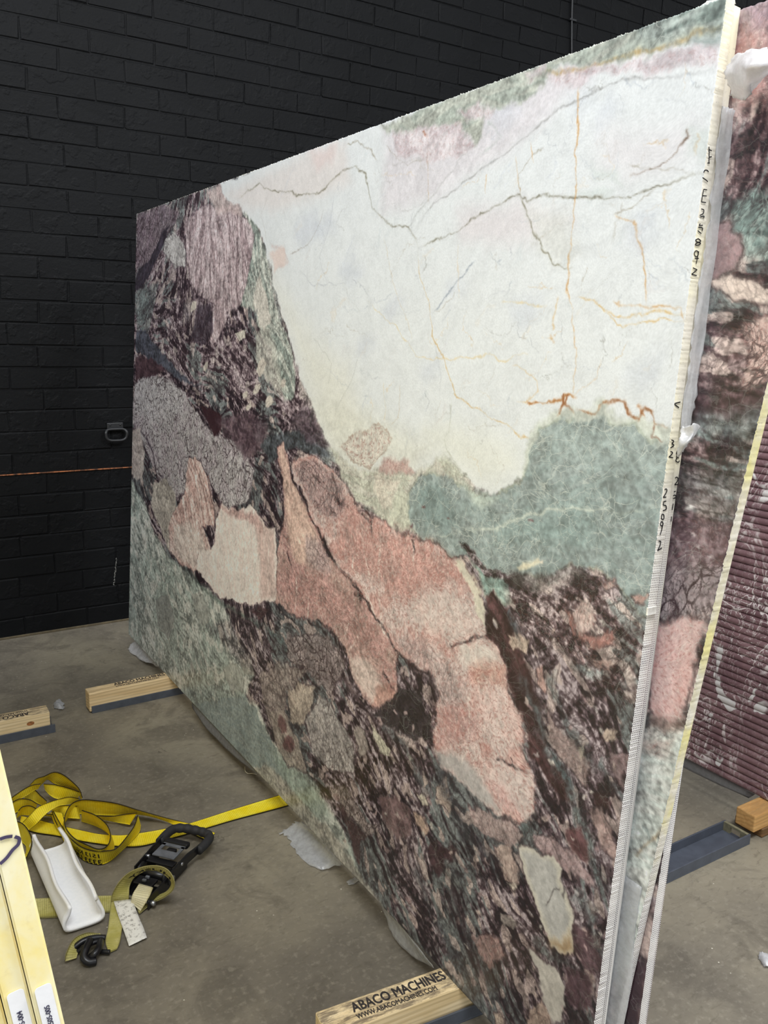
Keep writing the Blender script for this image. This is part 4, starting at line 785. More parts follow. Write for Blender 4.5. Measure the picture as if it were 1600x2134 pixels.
def p3(s):
    b = s.breccia((52, 42, 46), (100, 74, 76), (158, 134, 130), (106, 122, 116), (206, 182, 168), .45, .75)
    s.col[:] = b; s.fx[:] = (.55, .6, .1, .05)
    s.paint([(1500, 20), (1620, -10), (1620, 120), (1500, 120)], (176, 152, 152), .02, 1, fx=(.4, .6, .15, .1), col2=(150, 124, 128))
    s.paint([(1500, 75), (1620, 60), (1620, 215), (1500, 215)], (196, 150, 138), .02, 1, a=.9, fx=(.15, .5, .2, .45), col2=(170, 118, 108))
    s.paint([(1500, 215), (1560, 205), (1540, 250), (1490, 260)], (196, 168, 156), .015, 1)
    s.paint([(1510, 430), (1560, 400), (1620, 410), (1620, 560), (1560, 520), (1530, 480)], (118, 138, 128), .012, 1, a=.8, fx=(.6, .9, .3, 0))
    s.paint([(1480, 470), (1520, 460), (1560, 510), (1540, 560), (1490, 600)], (150, 122, 120), .01, 1, fx=(.15, .4, .1, .1), rim=(60, 46, 46))
    s.paint([(1480, 590), (1530, 570), (1580, 580), (1620, 600), (1610, 625), (1560, 625), (1500, 610)], (216, 194, 176), .006, 1, fx=(.3, .4, .05, .05), rim=(60, 44, 44))
    s.paint([(1530, 690), (1560, 650), (1620, 640), (1620, 800), (1570, 815), (1545, 790), (1550, 740)], (206, 172, 158), .01, 1, fx=(.8, .4, .1, .35), rim=(70, 50, 54))
    s.paint([(1400, 790), (1500, 820), (1620, 810), (1620, 880), (1400, 875)], (82, 58, 62), .015, 1, a=.85, fx=(.25, 1.2, .12, 0))
    s.paint([(1400, 870), (1620, 860), (1620, 930), (1480, 910), (1400, 900)], (118, 130, 126), .015, 1, a=.75, fx=(.3, 1.3, .2, 0))
    s.paint([(1390, 1000), (1440, 1005), (1530, 1050), (1540, 1080), (1400, 1030)], (156, 116, 110), .008, 1, a=.7, fx=(.4, .7, .1, .2))
    s.paint([(1380, 980), (1560, 960), (1540, 1090), (1480, 1080), (1400, 1050)], (96, 106, 106), .03, 1, a=.6, fx=(.4, 1.3, .2, 0))
    s.paint([(1380, 1080), (1540, 1090), (1520, 1190), (1370, 1195)], (112, 84, 90), .02, 1, a=.85, fx=(.5, .3, .3, .1), col2=(136, 112, 116), nz='f')
    s.blob(1433, 1061, 9, 6, 0, (228, 222, 212), soft=.003, rough=.4)
    for q in ((1450, 1140), (1477, 1160), (1416, 1193), (1440, 1120), (1460, 1185)): s.blob(*q, 4, 3, 0, (206, 190, 186), soft=.003, rough=.4)
    s.paint([(1360, 1190), (1520, 1180), (1500, 1285), (1360, 1290)], (166, 148, 148), .02, 1, a=.9, fx=(1, .3, .1, .05))
    s.paint([(1355, 1310), (1400, 1292), (1485, 1290), (1470, 1360), (1440, 1460), (1420, 1510), (1350, 1500)], (216, 180, 172), .01, 1, fx=(.05, .3, .4, .4), col2=(206, 164, 156), rim=(70, 52, 56))
    s.paint([(1340, 1490), (1440, 1500), (1430, 1530), (1340, 1520)], (140, 116, 106), .012, 1, a=.9, fx=(.2, 1.2, .1, 0))
    s.paint([(1300, 1520), (1440, 1525), (1420, 1660), (1360, 1860), (1300, 2050), (1240, 2060), (1280, 1800)], (212, 213, 202), .015, 1, fx=(.15, 1.1, .2, .03), col2=(188, 194, 184), nz='c')
    s.paint([(1330, 1535), (1400, 1540), (1390, 1570), (1330, 1565)], (190, 168, 156), .012, 1, a=.7, fx=(.3, 1, .1, .25))
    s.vein([(1318, 1792), (1345, 1760), (1372, 1740), (1385, 1725)], .004, (150, 110, 66), .8); s.vein([(1335, 1725), (1350, 1742), (1352, 1756)], .004, (80, 92, 90), .8)
def p4(s):
    s.col[:] = s.breccia(pale=(206, 182, 168), pl=.7); s.fx[:] = (.5, .6, .2, .05)
    s.paint([(1340, 1920), (1370, 1890), (1365, 2010), (1335, 2010)], (206, 180, 168), .01, 1, fx=(.3, .4, .05, .1), rim=(60, 44, 44))
    s.paint([(1300, 2010), (1350, 2015), (1340, 2140), (1290, 2140)], (80, 54, 60), .01, 1, fx=(.2, .4, .3, 0))
usb = np.concatenate([np.arange(0, 0.30, 0.0026), np.linspace(0.30, SLAB_L - 0.05, 40)])
sh2 = lambda v: 0.008 + 0.004 * np.sin(v * 3)
L3 = [(1577, 895), (1540, 1030), (1510, 1169), (1476, 1300), (1450, 1412), (1417, 1564), (1389, 1677), (1358, 1803), (1330, 1944), (1288, 2112)]
sh3 = shift_from([(x, y, .046) for x, y in L3])
sh4 = lambda v: np.full(np.shape(v), 0.848 - Y_NEAR) + 0.002 * np.sin(np.asarray(v) * 5)
def back_slab(label, off, thick, yend, usx, nv, flow, seed, pf, em):
    vsx = np.linspace(0, SLAB_H - 0.003, nv)
    cols, wpx = plain_stone(usx, vsx, off, flow, seed, yend, pf)
    e = tag(empty('marble_slab', (P0[0] + off, Y_NEAR, ZB)), label, 'slab', 'upright marble slabs', 'thing')
    m_ = slab_mesh('stone', usx, vsx, off, thick, yend, cols, wpx, em, M_MARBLE)
    o = bpy.data.objects.new('stone', m_); COL.objects.link(o); o.parent = e; o.matrix_parent_inverse = parent_inv(e)
    return e
def p2(s): s.col[:] = s.breccia(); s.fx[:] = (.5, .5, .1, 0)
slab2 = back_slab('thin marble slab with netted edge numbered 2511, pressed behind the white topped slab', .0235, .0185, sh2, np.linspace(0, SLAB_L - .03, 60), 120, FLOW, 31, p2, M_EDGE)
slab3 = back_slab('marble slab with yellowed resin edge and a large salmon pink patch', .046, .0195, sh3, usb, 700, F3, 57, p3, M_EDGE3)
slab4 = back_slab('marble slab with white netted edge, farthest from the white topped slab in its stack', .068, .0195, sh4, usb[::2], 240, F3, 83, p4, M_EDGE4)

# ---- handwriting on the slab edges
M_INK = mat_simple('marker_ink', (28, 28, 34), 0.6, 0, .1)
def ink(parent, strokes, y, wd=0.0015, name='marker_stroke', mat=None):
    for st_ in strokes:
        bm = bmesh.new()
        P = np.array([ony(x, yy, y) for x, yy in st_]); P = catmull(P, 5) if len(P) > 2 else P
        L, R = [], []
        for i in range(len(P)):
            t = P[min(i + 1, len(P) - 1)] - P[max(i - 1, 0)]; t /= np.linalg.norm(t) + 1e-9
            nrm = np.array([-t[2], 0, t[0]]); L.append(bm.verts.new(P[i] + nrm * wd / 2)); R.append(bm.verts.new(P[i] - nrm * wd / 2))
        for i in range(len(P) - 1): bm.faces.new((L[i], L[i + 1], R[i + 1], R[i]))
        r = bmesh.ops.extrude_face_region(bm, geom=bm.faces[:])
        for v in [q for q in r['geom'] if isinstance(q, bmesh.types.BMVert)]: v.co.y += 0.0004
        link(name, from_bm(name, bm), mat or M_INK, parent)
def oval(cx, cy, rx, ry, n=12): return [(cx + rx * math.cos(2 * math.pi * k / n), cy + ry * math.sin(2 * math.pi * k / n)) for k in range(n + 1)]
za = lambda pts: [(1400 + x * .15936, 280 + y * .15936) for x, y in pts]
zb = lambda pts: [(1330 + x * .16867, 820 + y * .16867) for x, y in pts]
code1 = [za(p) for p in ([(485, 160), (488, 250), (485, 370)], [(490, 200), (520, 215)], [(485, 300), (520, 290)], [(465, 375), (495, 375)], [(415, 500), (430, 470), (460, 470), (480, 490)], [(400, 565), (450, 600), (470, 620)], [(415, 720), (400, 800), (388, 885)], [(415, 720), (460, 726)], [(400, 802), (455, 806)], [(388, 885), (445, 892)],
                         [(385, 975), (418, 990), (408, 1035), (365, 1060)], [(372, 1080), (420, 1070), (415, 1098)], [(372, 1168), (358, 1190), (405, 1188)], [(345, 1215), (400, 1225), (396, 1262)], [(338, 1258), (385, 1298)], [(345, 1362), (310, 1385), (340, 1410), (378, 1395), (345, 1362)], [(340, 1410), (305, 1440), (340, 1452), (376, 1425), (340, 1410)],
                         oval(320, 1560, 26, 38), [(352, 1528), (335, 1610), (318, 1692)], [(300, 1622), (352, 1622)], [(275, 1745), (330, 1770)], [(330, 1770), (258, 1830)], [(258, 1830), (325, 1846)])]
code2 = [zb(p) for p in ([(520, 105), (450, 130), (502, 175)], [(410, 575), (438, 590), (414, 620)], [(414, 620), (440, 642), (398, 672)], [(398, 716), (424, 735), (380, 785)], [(380, 785), (430, 795)], [(325, 1190), (346, 1180), (352, 1210), (308, 1285)], [(308, 1285), (345, 1280)], [(345, 1330), (316, 1335)], [(316, 1335), (310, 1378), (340, 1385), (345, 1430), (303, 1450)],
                         oval(302, 1525, 17, 34), oval(290, 1612, 16, 26), [(306, 1605), (290, 1680), (270, 1748)], [(252, 1825), (278, 1830), (270, 1872), (238, 1942)], [(238, 1942), (292, 1908)])]
ink(slab, code1, Y_NEAR - .0014); ink(slab, code2, Y_NEAR - .0014, .0018)
code3 = [zb(p) for p in ([(490, 690), (470, 742), (500, 745)], [(470, 770), (500, 800)], [(500, 765), (470, 800)], [(480, 800), (464, 828), (488, 850), (512, 832)], [(455, 1045), (480, 1035), (490, 1070), (450, 1130)], [(450, 1130), (490, 1125)], [(462, 1208), (440, 1216)], [(430, 1265), (456, 1256), (462, 1285), (430, 1302)], [(432, 1360), (418, 1440)], [(412, 1520), (406, 1582)])]
ink(slab2, code3, Y_NEAR + .0045, .0017)
box('edge_tape', (0, 0, 0), (0.022, 0.004, 0.014), mat_simple('white_tape', (236, 232, 222), .5), slab, .001, 2, Matrix.Translation(Vector(ony(1345, 1282, Y_NEAR)) + Vector((-.001, -.005, 0))))

# ---- fluted dark red slab of the next stack
def mat_fluted():
    m = NT('rosso_fluted_marble'); g = m.n('ShaderNodeNewGeometry').outputs['Position']
    n1 = m.noise(g, 8, 4, .6).outputs[0]
    c = m.mix(m.ramp(n1, .35, .65), rgba((114, 86, 90)), rgba((140, 110, 112)))
    for sc, wd, mp, al in ((5.0, .016, (1, 1.3, .55), 1.0), (13.0, .014, (1, 1.2, .7), .85), (26.0, .016, (1, .8, 1), .6)):
        nn = m.noise(m.mapping(g, mp, (0.3, 0, 0), (sc, 0, 0)), sc, 3, .6, .8).outputs[0]
        r = m.ramp(m.math('ABSOLUTE', m.math('SUBTRACT', nn, .5)), wd, wd * .15)
        c = m.mix(m.math('MULTIPLY', m.math('MULTIPLY', r, al), m.ramp(m.noise(g, 4, 2).outputs[0], .38, .62, .1, 1)), c, rgba((226, 216, 212)))
    w = m.noise(m.mapping(g, (1, 1, .6)), 9, 3, .55, .6).outputs[0]
    c = m.mix(m.math('MULTIPLY', m.ramp(w, .635, .66), .95), c, rgba((214, 210, 206)))
    m.bsdf(c, .45, 0, None, .4); return m.m
fb_ = onz(1500, 1619.7, ZB + .004); FX = fb_[0]
def fluted():
    pitch, A, L0, L1, HH, th = 0.0225, 0.0075, 0.95, 3.75, 1.86, 0.03
    nf = int(HH / pitch); prof = []
    for k in range(nf):
        for j in range(8):
            t = j / 8; prof.append((k * pitch + t * pitch, -A * math.sqrt(max(0.0, 1 - (2 * t - 1) ** 2))))
    prof.append((nf * pitch, 0.0)); ys = np.linspace(L0, L1, 36)
    vsx, fs = [], []; n = len(prof)
    for y in ys:
        for v, d in prof: vsx.append((FX + .008 + LEAN * v + d, y, ZB + .004 + v))
    for i in range(len(ys) - 1):
        for j in range(n - 1): a = i * n + j; fs.append((a, a + n, a + n + 1, a + 1))
    base = len(vsx)
    for y in (L0, L1):
        for v in (0, nf * pitch): vsx.append((FX + .008 + LEAN * v + th, y, ZB + .004 + v))
    b = base; fs.append((b, b + 1, b + 3, b + 2))
    fs.append(tuple(range(n)) + (b + 1, b)); e = (len(ys) - 1) * n; fs.append(tuple(range(e, e + n))[::-1] + (b + 2, b + 3))
    fs.append(tuple(i * n for i in range(len(ys)))[::-1] + (b, b + 2)); fs.append(tuple(i * n + n - 1 for i in range(len(ys))) + (b + 3, b + 1))
    return mesh('fluted_slab', vsx, fs)
tag(link('fluted_slab', fluted(), mat_fluted()), 'dark red fluted marble slab with white veins, behind the leaning stack', 'slab', kind='thing')

# ---- pale resin slabs in the row at the left
def mat_resin():
    m = NT('yellow_resin_edge'); g = m.n('ShaderNodeNewGeometry').outputs['Position']
    n1 = m.noise(m.mapping(g, (1, 1, .6), (0, .5, 0)), 16, 5, .65, .4).outputs[0]; n2 = m.noise(g, 120, 3).outputs[0]
    c = m.mix(m.ramp(n1, .3, .7), rgba((255, 234, 146)), rgba((255, 248, 212)))
    c = m.mix(m.math('MULTIPLY', m.ramp(n2, .55, .8), .25), c, rgba((206, 180, 110)))
    m.bsdf(c, .4, 0, m.bump(n1, .15, .003)); return m.m
M_RES = mat_resin()
YL = 0.60
e_r0, e_r1 = ony(0, 1560, YL), ony(135, 2134, YL); e_l0, e_l1 = ony(0, 1838, YL), ony(76, 2134, YL)
lsl = (e_r1[0] - e_r0[0]) / (e_r1[2] - e_r0[2])
ZLB = ZB
def left_slab(label, xr, thick, code, lab_top, y0):
    """xr: x of the right face at z = 1"""
    e = tag(empty('resin_slab', (xr - lsl * (1 - ZLB) - thick / 2 * 0, y0, ZLB)), label, 'slab', 'pale yellow slabs in a row', 'thing')
    vsx = []
    for z in (ZLB, ZLB + 1.75):
        for dx, y in ((-thick, y0), (0, y0), (0, 3.45), (-thick, 3.45)): vsx.append((xr + lsl * (z - 1) + dx, y, z))
    bm = bmesh.new(); vv_ = [bm.verts.new(v) for v in vsx]
    for f in ((0, 3, 2, 1), (4, 5, 6, 7), (0, 1, 5, 4), (1, 2, 6, 5), (2, 3, 7, 6), (3, 0, 4, 7)): bm.faces.new([vv_[i] for i in f])
    bmesh.ops.bevel(bm, geom=bm.edges[:], offset=.0015, segments=2, affect='EDGES')
    link('stone', from_bm('stone', bm), M_RES, e)
    return e
xr1 = e_r0[0] + lsl * (1 - e_r0[2]); xl1 = e_l1[0] + lsl * (1 - e_l1[2]); TH = xr1 - xl1 - .0006
ls1 = left_slab('outermost pale yellow slab of its row, with white sticker and purple marker scrawl', xr1, TH, '', 0, YL)
ls2 = left_slab('pale yellow slab with only a white sticker, next to the scrawled one', xr1 - TH - .0006, TH, '', 0, YL + .004)
ls3 = left_slab('pale yellow slab without any sticker, innermost of its row', xr1 - 2 * TH - .0014, TH, '', 0, YL + .012)
def text_mesh(body, size, bold=0.0, extrude=0.0002, align='LEFT', heavy=0.0):
    cu = bpy.data.curves.new('text', 'FONT'); cu.body = body; cu.size = size; cu.offset = bold; cu.extrude = extrude; cu.align_x = align; cu.resolution_u = 3
    o = bpy.data.objects.new('text', cu); COL.objects.link(o)
    dg = bpy.context.evaluated_depsgraph_get(); me_ = bpy.data.meshes.new_from_object(o.evaluated_get(dg))
    bpy.data.objects.remove(o)
    if heavy:
        b2 = bmesh.new()
        for dx, dy in ((-1, 0), (1, 0), (0, .8), (0, -.8)):
            k0 = len(b2.verts); b2.from_mesh(me_); b2.verts.ensure_lookup_table()
            for v in b2.verts[k0:]: v.co.x += dx * heavy; v.co.y += dy * heavy; v.co.z += .00002 * (dx + 2 * dy)
        b2.to_mesh(me_); b2.free()
    return me_
M_STK = mat_simple('white_sticker', (248, 248, 250), .45, 0, .02)
M_PRINT = mat_simple('printed_ink', (64, 62, 84), .6)
def sticker(parent, px_top, xr, y, txt):
    P = ony(*px_top, y); up = Vector((lsl, 0, 1)).normalized(); rt = Vector((0, -1, 0)).cross(up) * -1
    rt = up.cross(Vector((0, -1, 0))) ; rt = rt if rt.x > 0 else -rt
    Mx = Matrix((( rt.x, up.x, 0, P[0]), (rt.y, up.y, -1, y - .0012), (rt.z, up.z, 0, P[2]), (0, 0, 0, 1)))
    bm = bmesh.new(); w, h, r = TH * .66, 0.085, 0.003; pts = []
    for cx_, cy_, a0 in ((w - r, -r, 0), (r, -r, 90), (r, -h + r, 180), (w - r, -h + r, 270)):
        for k in range(5): a = math.radians(a0 + k * 22.5); pts.append((cx_ + r * math.cos(a), cy_ + r * math.sin(a), 0))
    f = bm.faces.new([bm.verts.new(p) for p in pts]); ex = bmesh.ops.extrude_face_region(bm, geom=[f])
    for v in [q for q in ex['geom'] if isinstance(q, bmesh.types.BMVert)]: v.co.z += .0003
    me_ = from_bm('sticker', bm); me_.transform(Mx); so = link('sticker', me_, M_STK, parent)
    t = text_mesh(txt, 0.0053, .00006); t.transform(Mx @ Matrix.Translation((w * .62, -.041, .0005)) @ Matrix.Rotation(math.radians(90), 4, 'Z'))
    link('code_print', t, M_PRINT, so)
sticker(ls1, (70, 2060), xr1, YL, 'EE505-005'); sticker(ls2, (12, 2072), xr1, YL + .004, 'EE505-004')
M_PURPLE = mat_simple('purple_marker', (70, 62, 92), .6)
sw = [[(0, 1749), (12, 1745), (26, 1743)], [(31, 1744), (40, 1748), (38, 1760), (26, 1772), (14, 1788), (0, 1801)]]
ink(ls1, sw, YL - .0012, .0024, 'marker_stroke', M_PURPLE)

# ================================================================== BEARERS
def mat_wood(name, a, b, dirt=0.0):
    m = NT(name); v = m.coord('Object')
    gr = m.noise(m.mapping(v, (2.2, 26, 26)), 1.6, 5, .6, 1.2).outputs[0]
    wv_ = m.n('ShaderNodeTexWave'); wv_.wave_type = 'BANDS'; wv_.bands_direction = 'Z'; m.l(m.mapping(v, (.8, 9, 9), (.15, .06, 0)), wv_.inputs[0])
    wv_.inputs['Scale'].default_value = 3.0; wv_.inputs['Distortion'].default_value = 5; wv_.inputs['Detail'].default_value = 3
    c = m.mix(m.ramp(gr, .3, .7), rgba(a), rgba(b)); c = m.mix(m.math('MULTIPLY', m.ramp(wv_.outputs[1], .35, .9), .4), c, rgba(tuple(np.array(a) * .82)))
    if dirt:
        nn = m.noise(m.mapping(v, (8, 40, 40)), 3, 5, .7).outputs[0]
        nor = m.n('ShaderNodeNewGeometry').outputs['Normal']; sp = m.n('ShaderNodeSeparateXYZ'); m.l(nor, sp.inputs[0])
        c = m.mix(m.math('MULTIPLY', m.math('MULTIPLY', m.ramp(nn, .38, .62), m.ramp(sp.outputs[2], .5, .9)), dirt), c, rgba((104, 92, 78)))
    m.bsdf(c, .65, 0, m.bump(gr, .25, .003), .3); return m.m
M_PINE = mat_wood('pine', (214, 184, 138), (232, 208, 166), .3)
M_PINED = mat_wood('scuffed_pine', (222, 196, 148), (238, 218, 180), .85)
M_OLD = mat_wood('old_dark_timber', (104, 78, 48), (132, 98, 62), .4)
M_ORANGE = mat_wood('amber_timber', (200, 150, 90), (216, 172, 112), .25)
M_STEEL = mat_simple('slate_painted_steel', (76, 81, 91), .45, 0.0, .06, 30, .05)
M_STEELEND = mat_simple('olive_cut_end', (126, 122, 98), .6)
M_STENCIL = mat_simple('stencil_ink', (46, 41, 40), .75, 0, .3, 120)
def timber(label, x0, x1, yc, w, z0, z1, rot, mat, text=None, group='bearer timbers', text_x=0.06, flip=False, tscale=1.0, back=0):
    e = tag(empty('bearer_timber', (x0, yc, z0), rot), label, 'timber', group)
    bm = bmesh.new(); bm_box(bm, (0, -w / 2, 0), (x1 - x0, w / 2, z1 - z0), .004, 2)
    local('timber_body', from_bm('timber_body', bm), mat, e)
    if text:
        for body, size, dy, bold in text:
            t = text_mesh(body, size * tscale, 0.0, .0001, heavy=bold * tscale); t.transform(Matrix.Diagonal((.80, 1.12, 1, 1)))
            t.transform(Matrix.Translation((text_x, dy * tscale, z1 - z0 + .0002)) if not flip else Matrix.Translation((text_x, -dy * tscale, z1 - z0 + .0002)) @ Matrix.Rotation(math.pi, 4, 'Z'))
            local('stencil_lettering', t, M_STENCIL, e)
    return e
TXT = [('ABACO MACHINES', .0335, -.0005, .0012), ('WWW.ABACOMACHINES.COM', .0172, -.021, .0005)]
def channel(label, x0, x1, yc, w, h, rot, end=None, t=0.005):
    e = tag(empty('steel_channel', (x0, yc, 0), rot), label, 'channel', 'bearer channels')
    L = x1 - x0
    for nm, lo, hi in (('base_plate', (0, -w / 2, 0.0), (L, w / 2, t)), ('side_flange', (0, -w / 2, t), (L, -w / 2 + t, h)), ('side_flange', (0, w / 2 - t, t), (L, w / 2, h))):
        bm = bmesh.new(); bm_box(bm, lo, hi, .001, 2); local(nm, from_bm(nm, bm), M_STEEL, e)
    if end:
        bm = bmesh.new(); xa, xb = (L - .012, L - .002)
        bm_box(bm, (xa, -w / 2 + t, t), (xb, -w / 2 + .028, h)); bm_box(bm, (xa, w / 2 - .028, t), (xb, w / 2 - t, h)); bm_box(bm, (xa, -w / 2 + .028, h - .007), (xb, w / 2 - .028, h))
        local('end_plate', from_bm('end_plate', bm), M_STEELEND, e)
    return e
a = onz(682, 2128, ZB); b = onz(941, 2049, ZB); rt = math.atan2(b[1] - a[1], b[0] - a[0]) * .6
yc0 = (onz(907, 2010, ZB)[1] + b[1]) / 2
channel('grey steel channel under the timber at the numbered slab end', .73, 1.38, yc0 - .0 + .012, .088, .033, rt)
timber('stencilled pine bearer timber under the numbered end of the white topped slab', .722, 1.37, yc0 + .015, .072, .006, ZB, rt, M_PINED, TXT, text_x=.075)
channel('grey steel channel under the stencilled timber near the black wall', .712, 1.37, 3.297, .078, .030, .02)
timber('stencilled pine bearer timber under the white topped slab close to the black wall', .705, 1.37, 3.293, .060, .006, ZB, .02, M_PINE, TXT, text_x=.11, tscale=.92)
channel('grey steel channel under the knotty timber with upside down lettering', -.55, .555, 3.205, .085, .033, 0)
kt = timber('knotty pine bearer timber with upside down lettering, in the yellow slab row', -.55, .54, 3.205, .070, .006, ZB, 0, M_PINED, TXT, text_x=1.02, flip=True)
bm = bmesh.new(); bmesh.ops.create_circle(bm, cap_ends=True, segments=18, radius=.008); me_ = from_bm('knot', bm)
me_.transform(Matrix.Translation((.47 + .55, -.0352, .047)) @ Matrix.Scale(1.7, 4, (1, 0, 0)) @ Matrix.Rotation(math.pi / 2, 4, 'X')); local('knot', me_, mat_simple('knot_wood', (150, 98, 56), .7, 0, .25, 60), kt)
channel('empty grey steel channel with an open end plate', 1.42, 2.215, 1.402, .092, .034, 0, True)
timber('dark old timber lying under the amber timber beside the fluted slab', 2.275, 3.1, 1.405, .098, 0.0, .030, 0, M_OLD)
timber('amber timber block carrying the fluted red slab', 2.232, 3.1, 1.392, .066, .030, ZB + .002, 0, M_ORANGE)
timber('old timber under the fluted red slab close to the wall', 2.24, 3.1, 3.25, .07, 0.0, ZB + .002, 0, M_OLD)

# ================================================================== WALL FITTINGS
M_BLACKM = mat_simple('black_painted_metal', (30, 31, 34), .45, 0, .1)
h = empty('wall_ring_pull', (1.12, WALLY, 0.99)); tag(h, 'black drop handle on a small plate screwed to the black wall', 'ring pull')
bm = bmesh.new(); bm_box(bm, (1.085, WALLY - .010, 1.012), (1.165, WALLY + .001, 1.045), .003); link('back_plate', from_bm('back_plate', bm), M_BLACKM, h)
lp = [(1.072, .998), (1.085, 1.012), (1.125, 1.014), (1.163, 1.012), (1.176, .998), (1.172, .972), (1.155, .960), (1.125, .958), (1.093, .960), (1.076, .972)]
pth = catmull([(x, WALLY - .030 + .010 * (z > 1.0), z) for x, z in lp + lp[:1]], 5)[:-1]
link('pull_loop', tube_mesh('pull_loop', pth, .0072, 10, True), M_BLACKM, h)
for x in (1.10, 1.15):
    bm = bmesh.new(); bmesh.ops.create_uvsphere(bm, u_segments=10, v_segments=6, radius=.005); me_ = from_bm('screw', bm, True); me_.transform(Matrix.Translation((x, WALLY - .010, 1.034))); link('screw', me_, M_BLACKM, h)
cb = empty('wall_cable', (4.05, WALLY, 2.4)); tag(cb, 'thin black cable running down the black wall above the slab', 'cable')
cp = catmull([(4.03, WALLY - .008, 4.6), (4.03, WALLY - .008, 3.9), (4.035, WALLY - .009, 3.55), (4.05, WALLY - .008, 3.35), (4.06, WALLY - .008, 3.2), (4.055, WALLY - .009, 2.9), (4.06, WALLY - .008, 2.3)], 8)
link('cable', tube_mesh('cable', cp, .006, 8), M_BLACKM, cb)
for z in (4.2, 3.45, 2.7):
    bm = bmesh.new(); bm_box(bm, (4.022, WALLY - .016, z), (4.075, WALLY + .002, z + .012), .002); link('cable_clip', from_bm('cable_clip', bm), M_BLACKM, cb)
# white scuff on the wall
bm = bmesh.new(); rr = random.Random(3)
for k in range(46):
    t = k / 46; P = ony(243 - 6 * t + rr.uniform(-1.2, 1.2), 1163 + 58 * t + rr.uniform(-2, 2), WALLY - .0030); s_ = rr.uniform(.0012, .005)
    vs_ = [bm.verts.new((P[0] + s_ * .6 * math.cos(a_) * rr.uniform(.6, 1.2), P[1], P[2] + s_ * math.sin(a_) * rr.uniform(.6, 1.2))) for a_ in np.linspace(0, 2 * math.pi, 7)[:-1]]
    f_ = bm.faces.new(vs_)
sc = tag(link('paint_scuff', from_bm('paint_scuff', bm), mat_simple('chalky_white', (150, 150, 146), .8), wall), kind='stuff')

# ================================================================== FILM
def mat_film(name, op, tint=(226, 228, 232)):
    m = NT(name); g = m.n('ShaderNodeNewGeometry').outputs['Position']
    n = m.noise(g, 60, 4, .6).outputs[0]; nb = m.bump(n, .35, .004)
    d = m.n('ShaderNodeBsdfDiffuse'); d.inputs[0].default_value = rgba(tint); m.l(nb, d.inputs['Normal'])
    tl_ = m.n('ShaderNodeBsdfTranslucent'); tl_.inputs[0].default_value = rgba(tint)
    gl = m.n('ShaderNodeBsdfGlossy'); gl.inputs['Roughness'].default_value = .25; gl.inputs[0].default_value = (.9, .9, .9, 1); m.l(nb, gl.inputs['Normal'])
    tr = m.n('ShaderNodeBsdfTransparent'); tr.inputs[0].default_value = (.95, .95, .95, 1)
    def mx(f, a_, b_):
        x = m.n('ShaderNodeMixShader'); m.put(x.inputs[0], f); m.l(a_, x.inputs[1]); m.l(b_, x.inputs[2]); return x.outputs[0]
    o = mx(.45, d.outputs[0], tl_.outputs[0]); o = mx(.12, o, gl.outputs[0]); o = mx(m.ramp(n, .3, .7, op - .12, op + .12), tr.outputs[0], o)
    m.l(o, m.out.inputs[0]); return m.m
M_FILM = mat_film('clear_plastic_film', .55); M_FILMW = mat_film('white_plastic_film', .72, (236, 236, 238))
def film(label, rows, mat, nsub=5, crumple=.003, jag=.004, seed=0, extra=None):
    """rows of 3D points -> thin crumpled sheet with torn rim"""
    R = np.array([catmull(r, nsub) for r in rows]); R = np.array([catmull(R[:, j], nsub) for j in range(R.shape[1])]).transpose(1, 0, 2)
    a_, b_ = R.shape[:2]; rg = np.random.default_rng(seed + 100)
    ii, jj = np.meshgrid(np.arange(a_), np.arange(b_), indexing='ij')
    for k in range(3):
        R[:, :, k] += (fbm(ii.astype(np.float32), jj.astype(np.float32), .22, 3, seed + k * 5) - .5) * 2 * crumple
    rim = (ii == 0) | (jj == 0) | (ii == a_ - 1) | (jj == b_ - 1)
    for k in range(3): R[:, :, k] += np.where(rim, rg.uniform(-jag, jag, (a_, b_)) * (.4 if k == 2 else 1), 0)
    R[:, :, 2] = np.maximum(R[:, :, 2], .0015)
    vsx = R.reshape(-1, 3); fs = [(i * b_ + j, i * b_ + j + 1, (i + 1) * b_ + j + 1, (i + 1) * b_ + j) for i in range(a_ - 1) for j in range(b_ - 1)]
    o = link('plastic_film', mesh('plastic_film', vsx, fs, True), mat); md = o.modifiers.new('thickness', 'SOLIDIFY'); md.thickness = .0004
    tag(o, label, 'plastic film', 'scraps of plastic film'); return o
def g(x, y, z): return onz(x, y, z)
def e_(x, y, Y): return ony(x, y, Y)
xb = P0[0]
film('crumpled clear film scrap on the floor beside the yellow strap tail', [[g(578, 1738, .004), g(600, 1722, .012), g(622, 1712, .03), g(640, 1716, .05)], [g(600, 1745, .004), g(622, 1738, .016), g(650, 1735, .03), g(668, 1745, .05)], [g(615, 1770, .003), g(640, 1762, .012), g(672, 1765, .03), g(690, 1775, .05)], [g(640, 1798, .003), g(668, 1812, .006), g(700, 1803, .02), g(716, 1797, .04)]], M_FILM, 5, .006, .006, 1)
film('tiny curl of film peeping out under the slab edge', [[g(722, 1838, .003), g(738, 1828, .006), g(756, 1820, .02)], [g(727, 1846, .003), g(744, 1838, .006), g(760, 1826, .02)]], M_FILM, 4, .002, .002, 2)
film('smooth grey film flap hanging from the slab edge beside the stencilled timber', [[g(785, 1870, .075), g(830, 1920, .078), g(880, 1985, .078), g(905, 2018, .078)], [g(795, 1890, .04), g(824, 1930, .045), g(868, 1985, .045), g(900, 2015, .06)], [g(806, 1915, .015), g(820, 1952, .012), g(858, 1990, .02), g(895, 2012, .05)]], M_FILM, 4, .002, .002, 3)
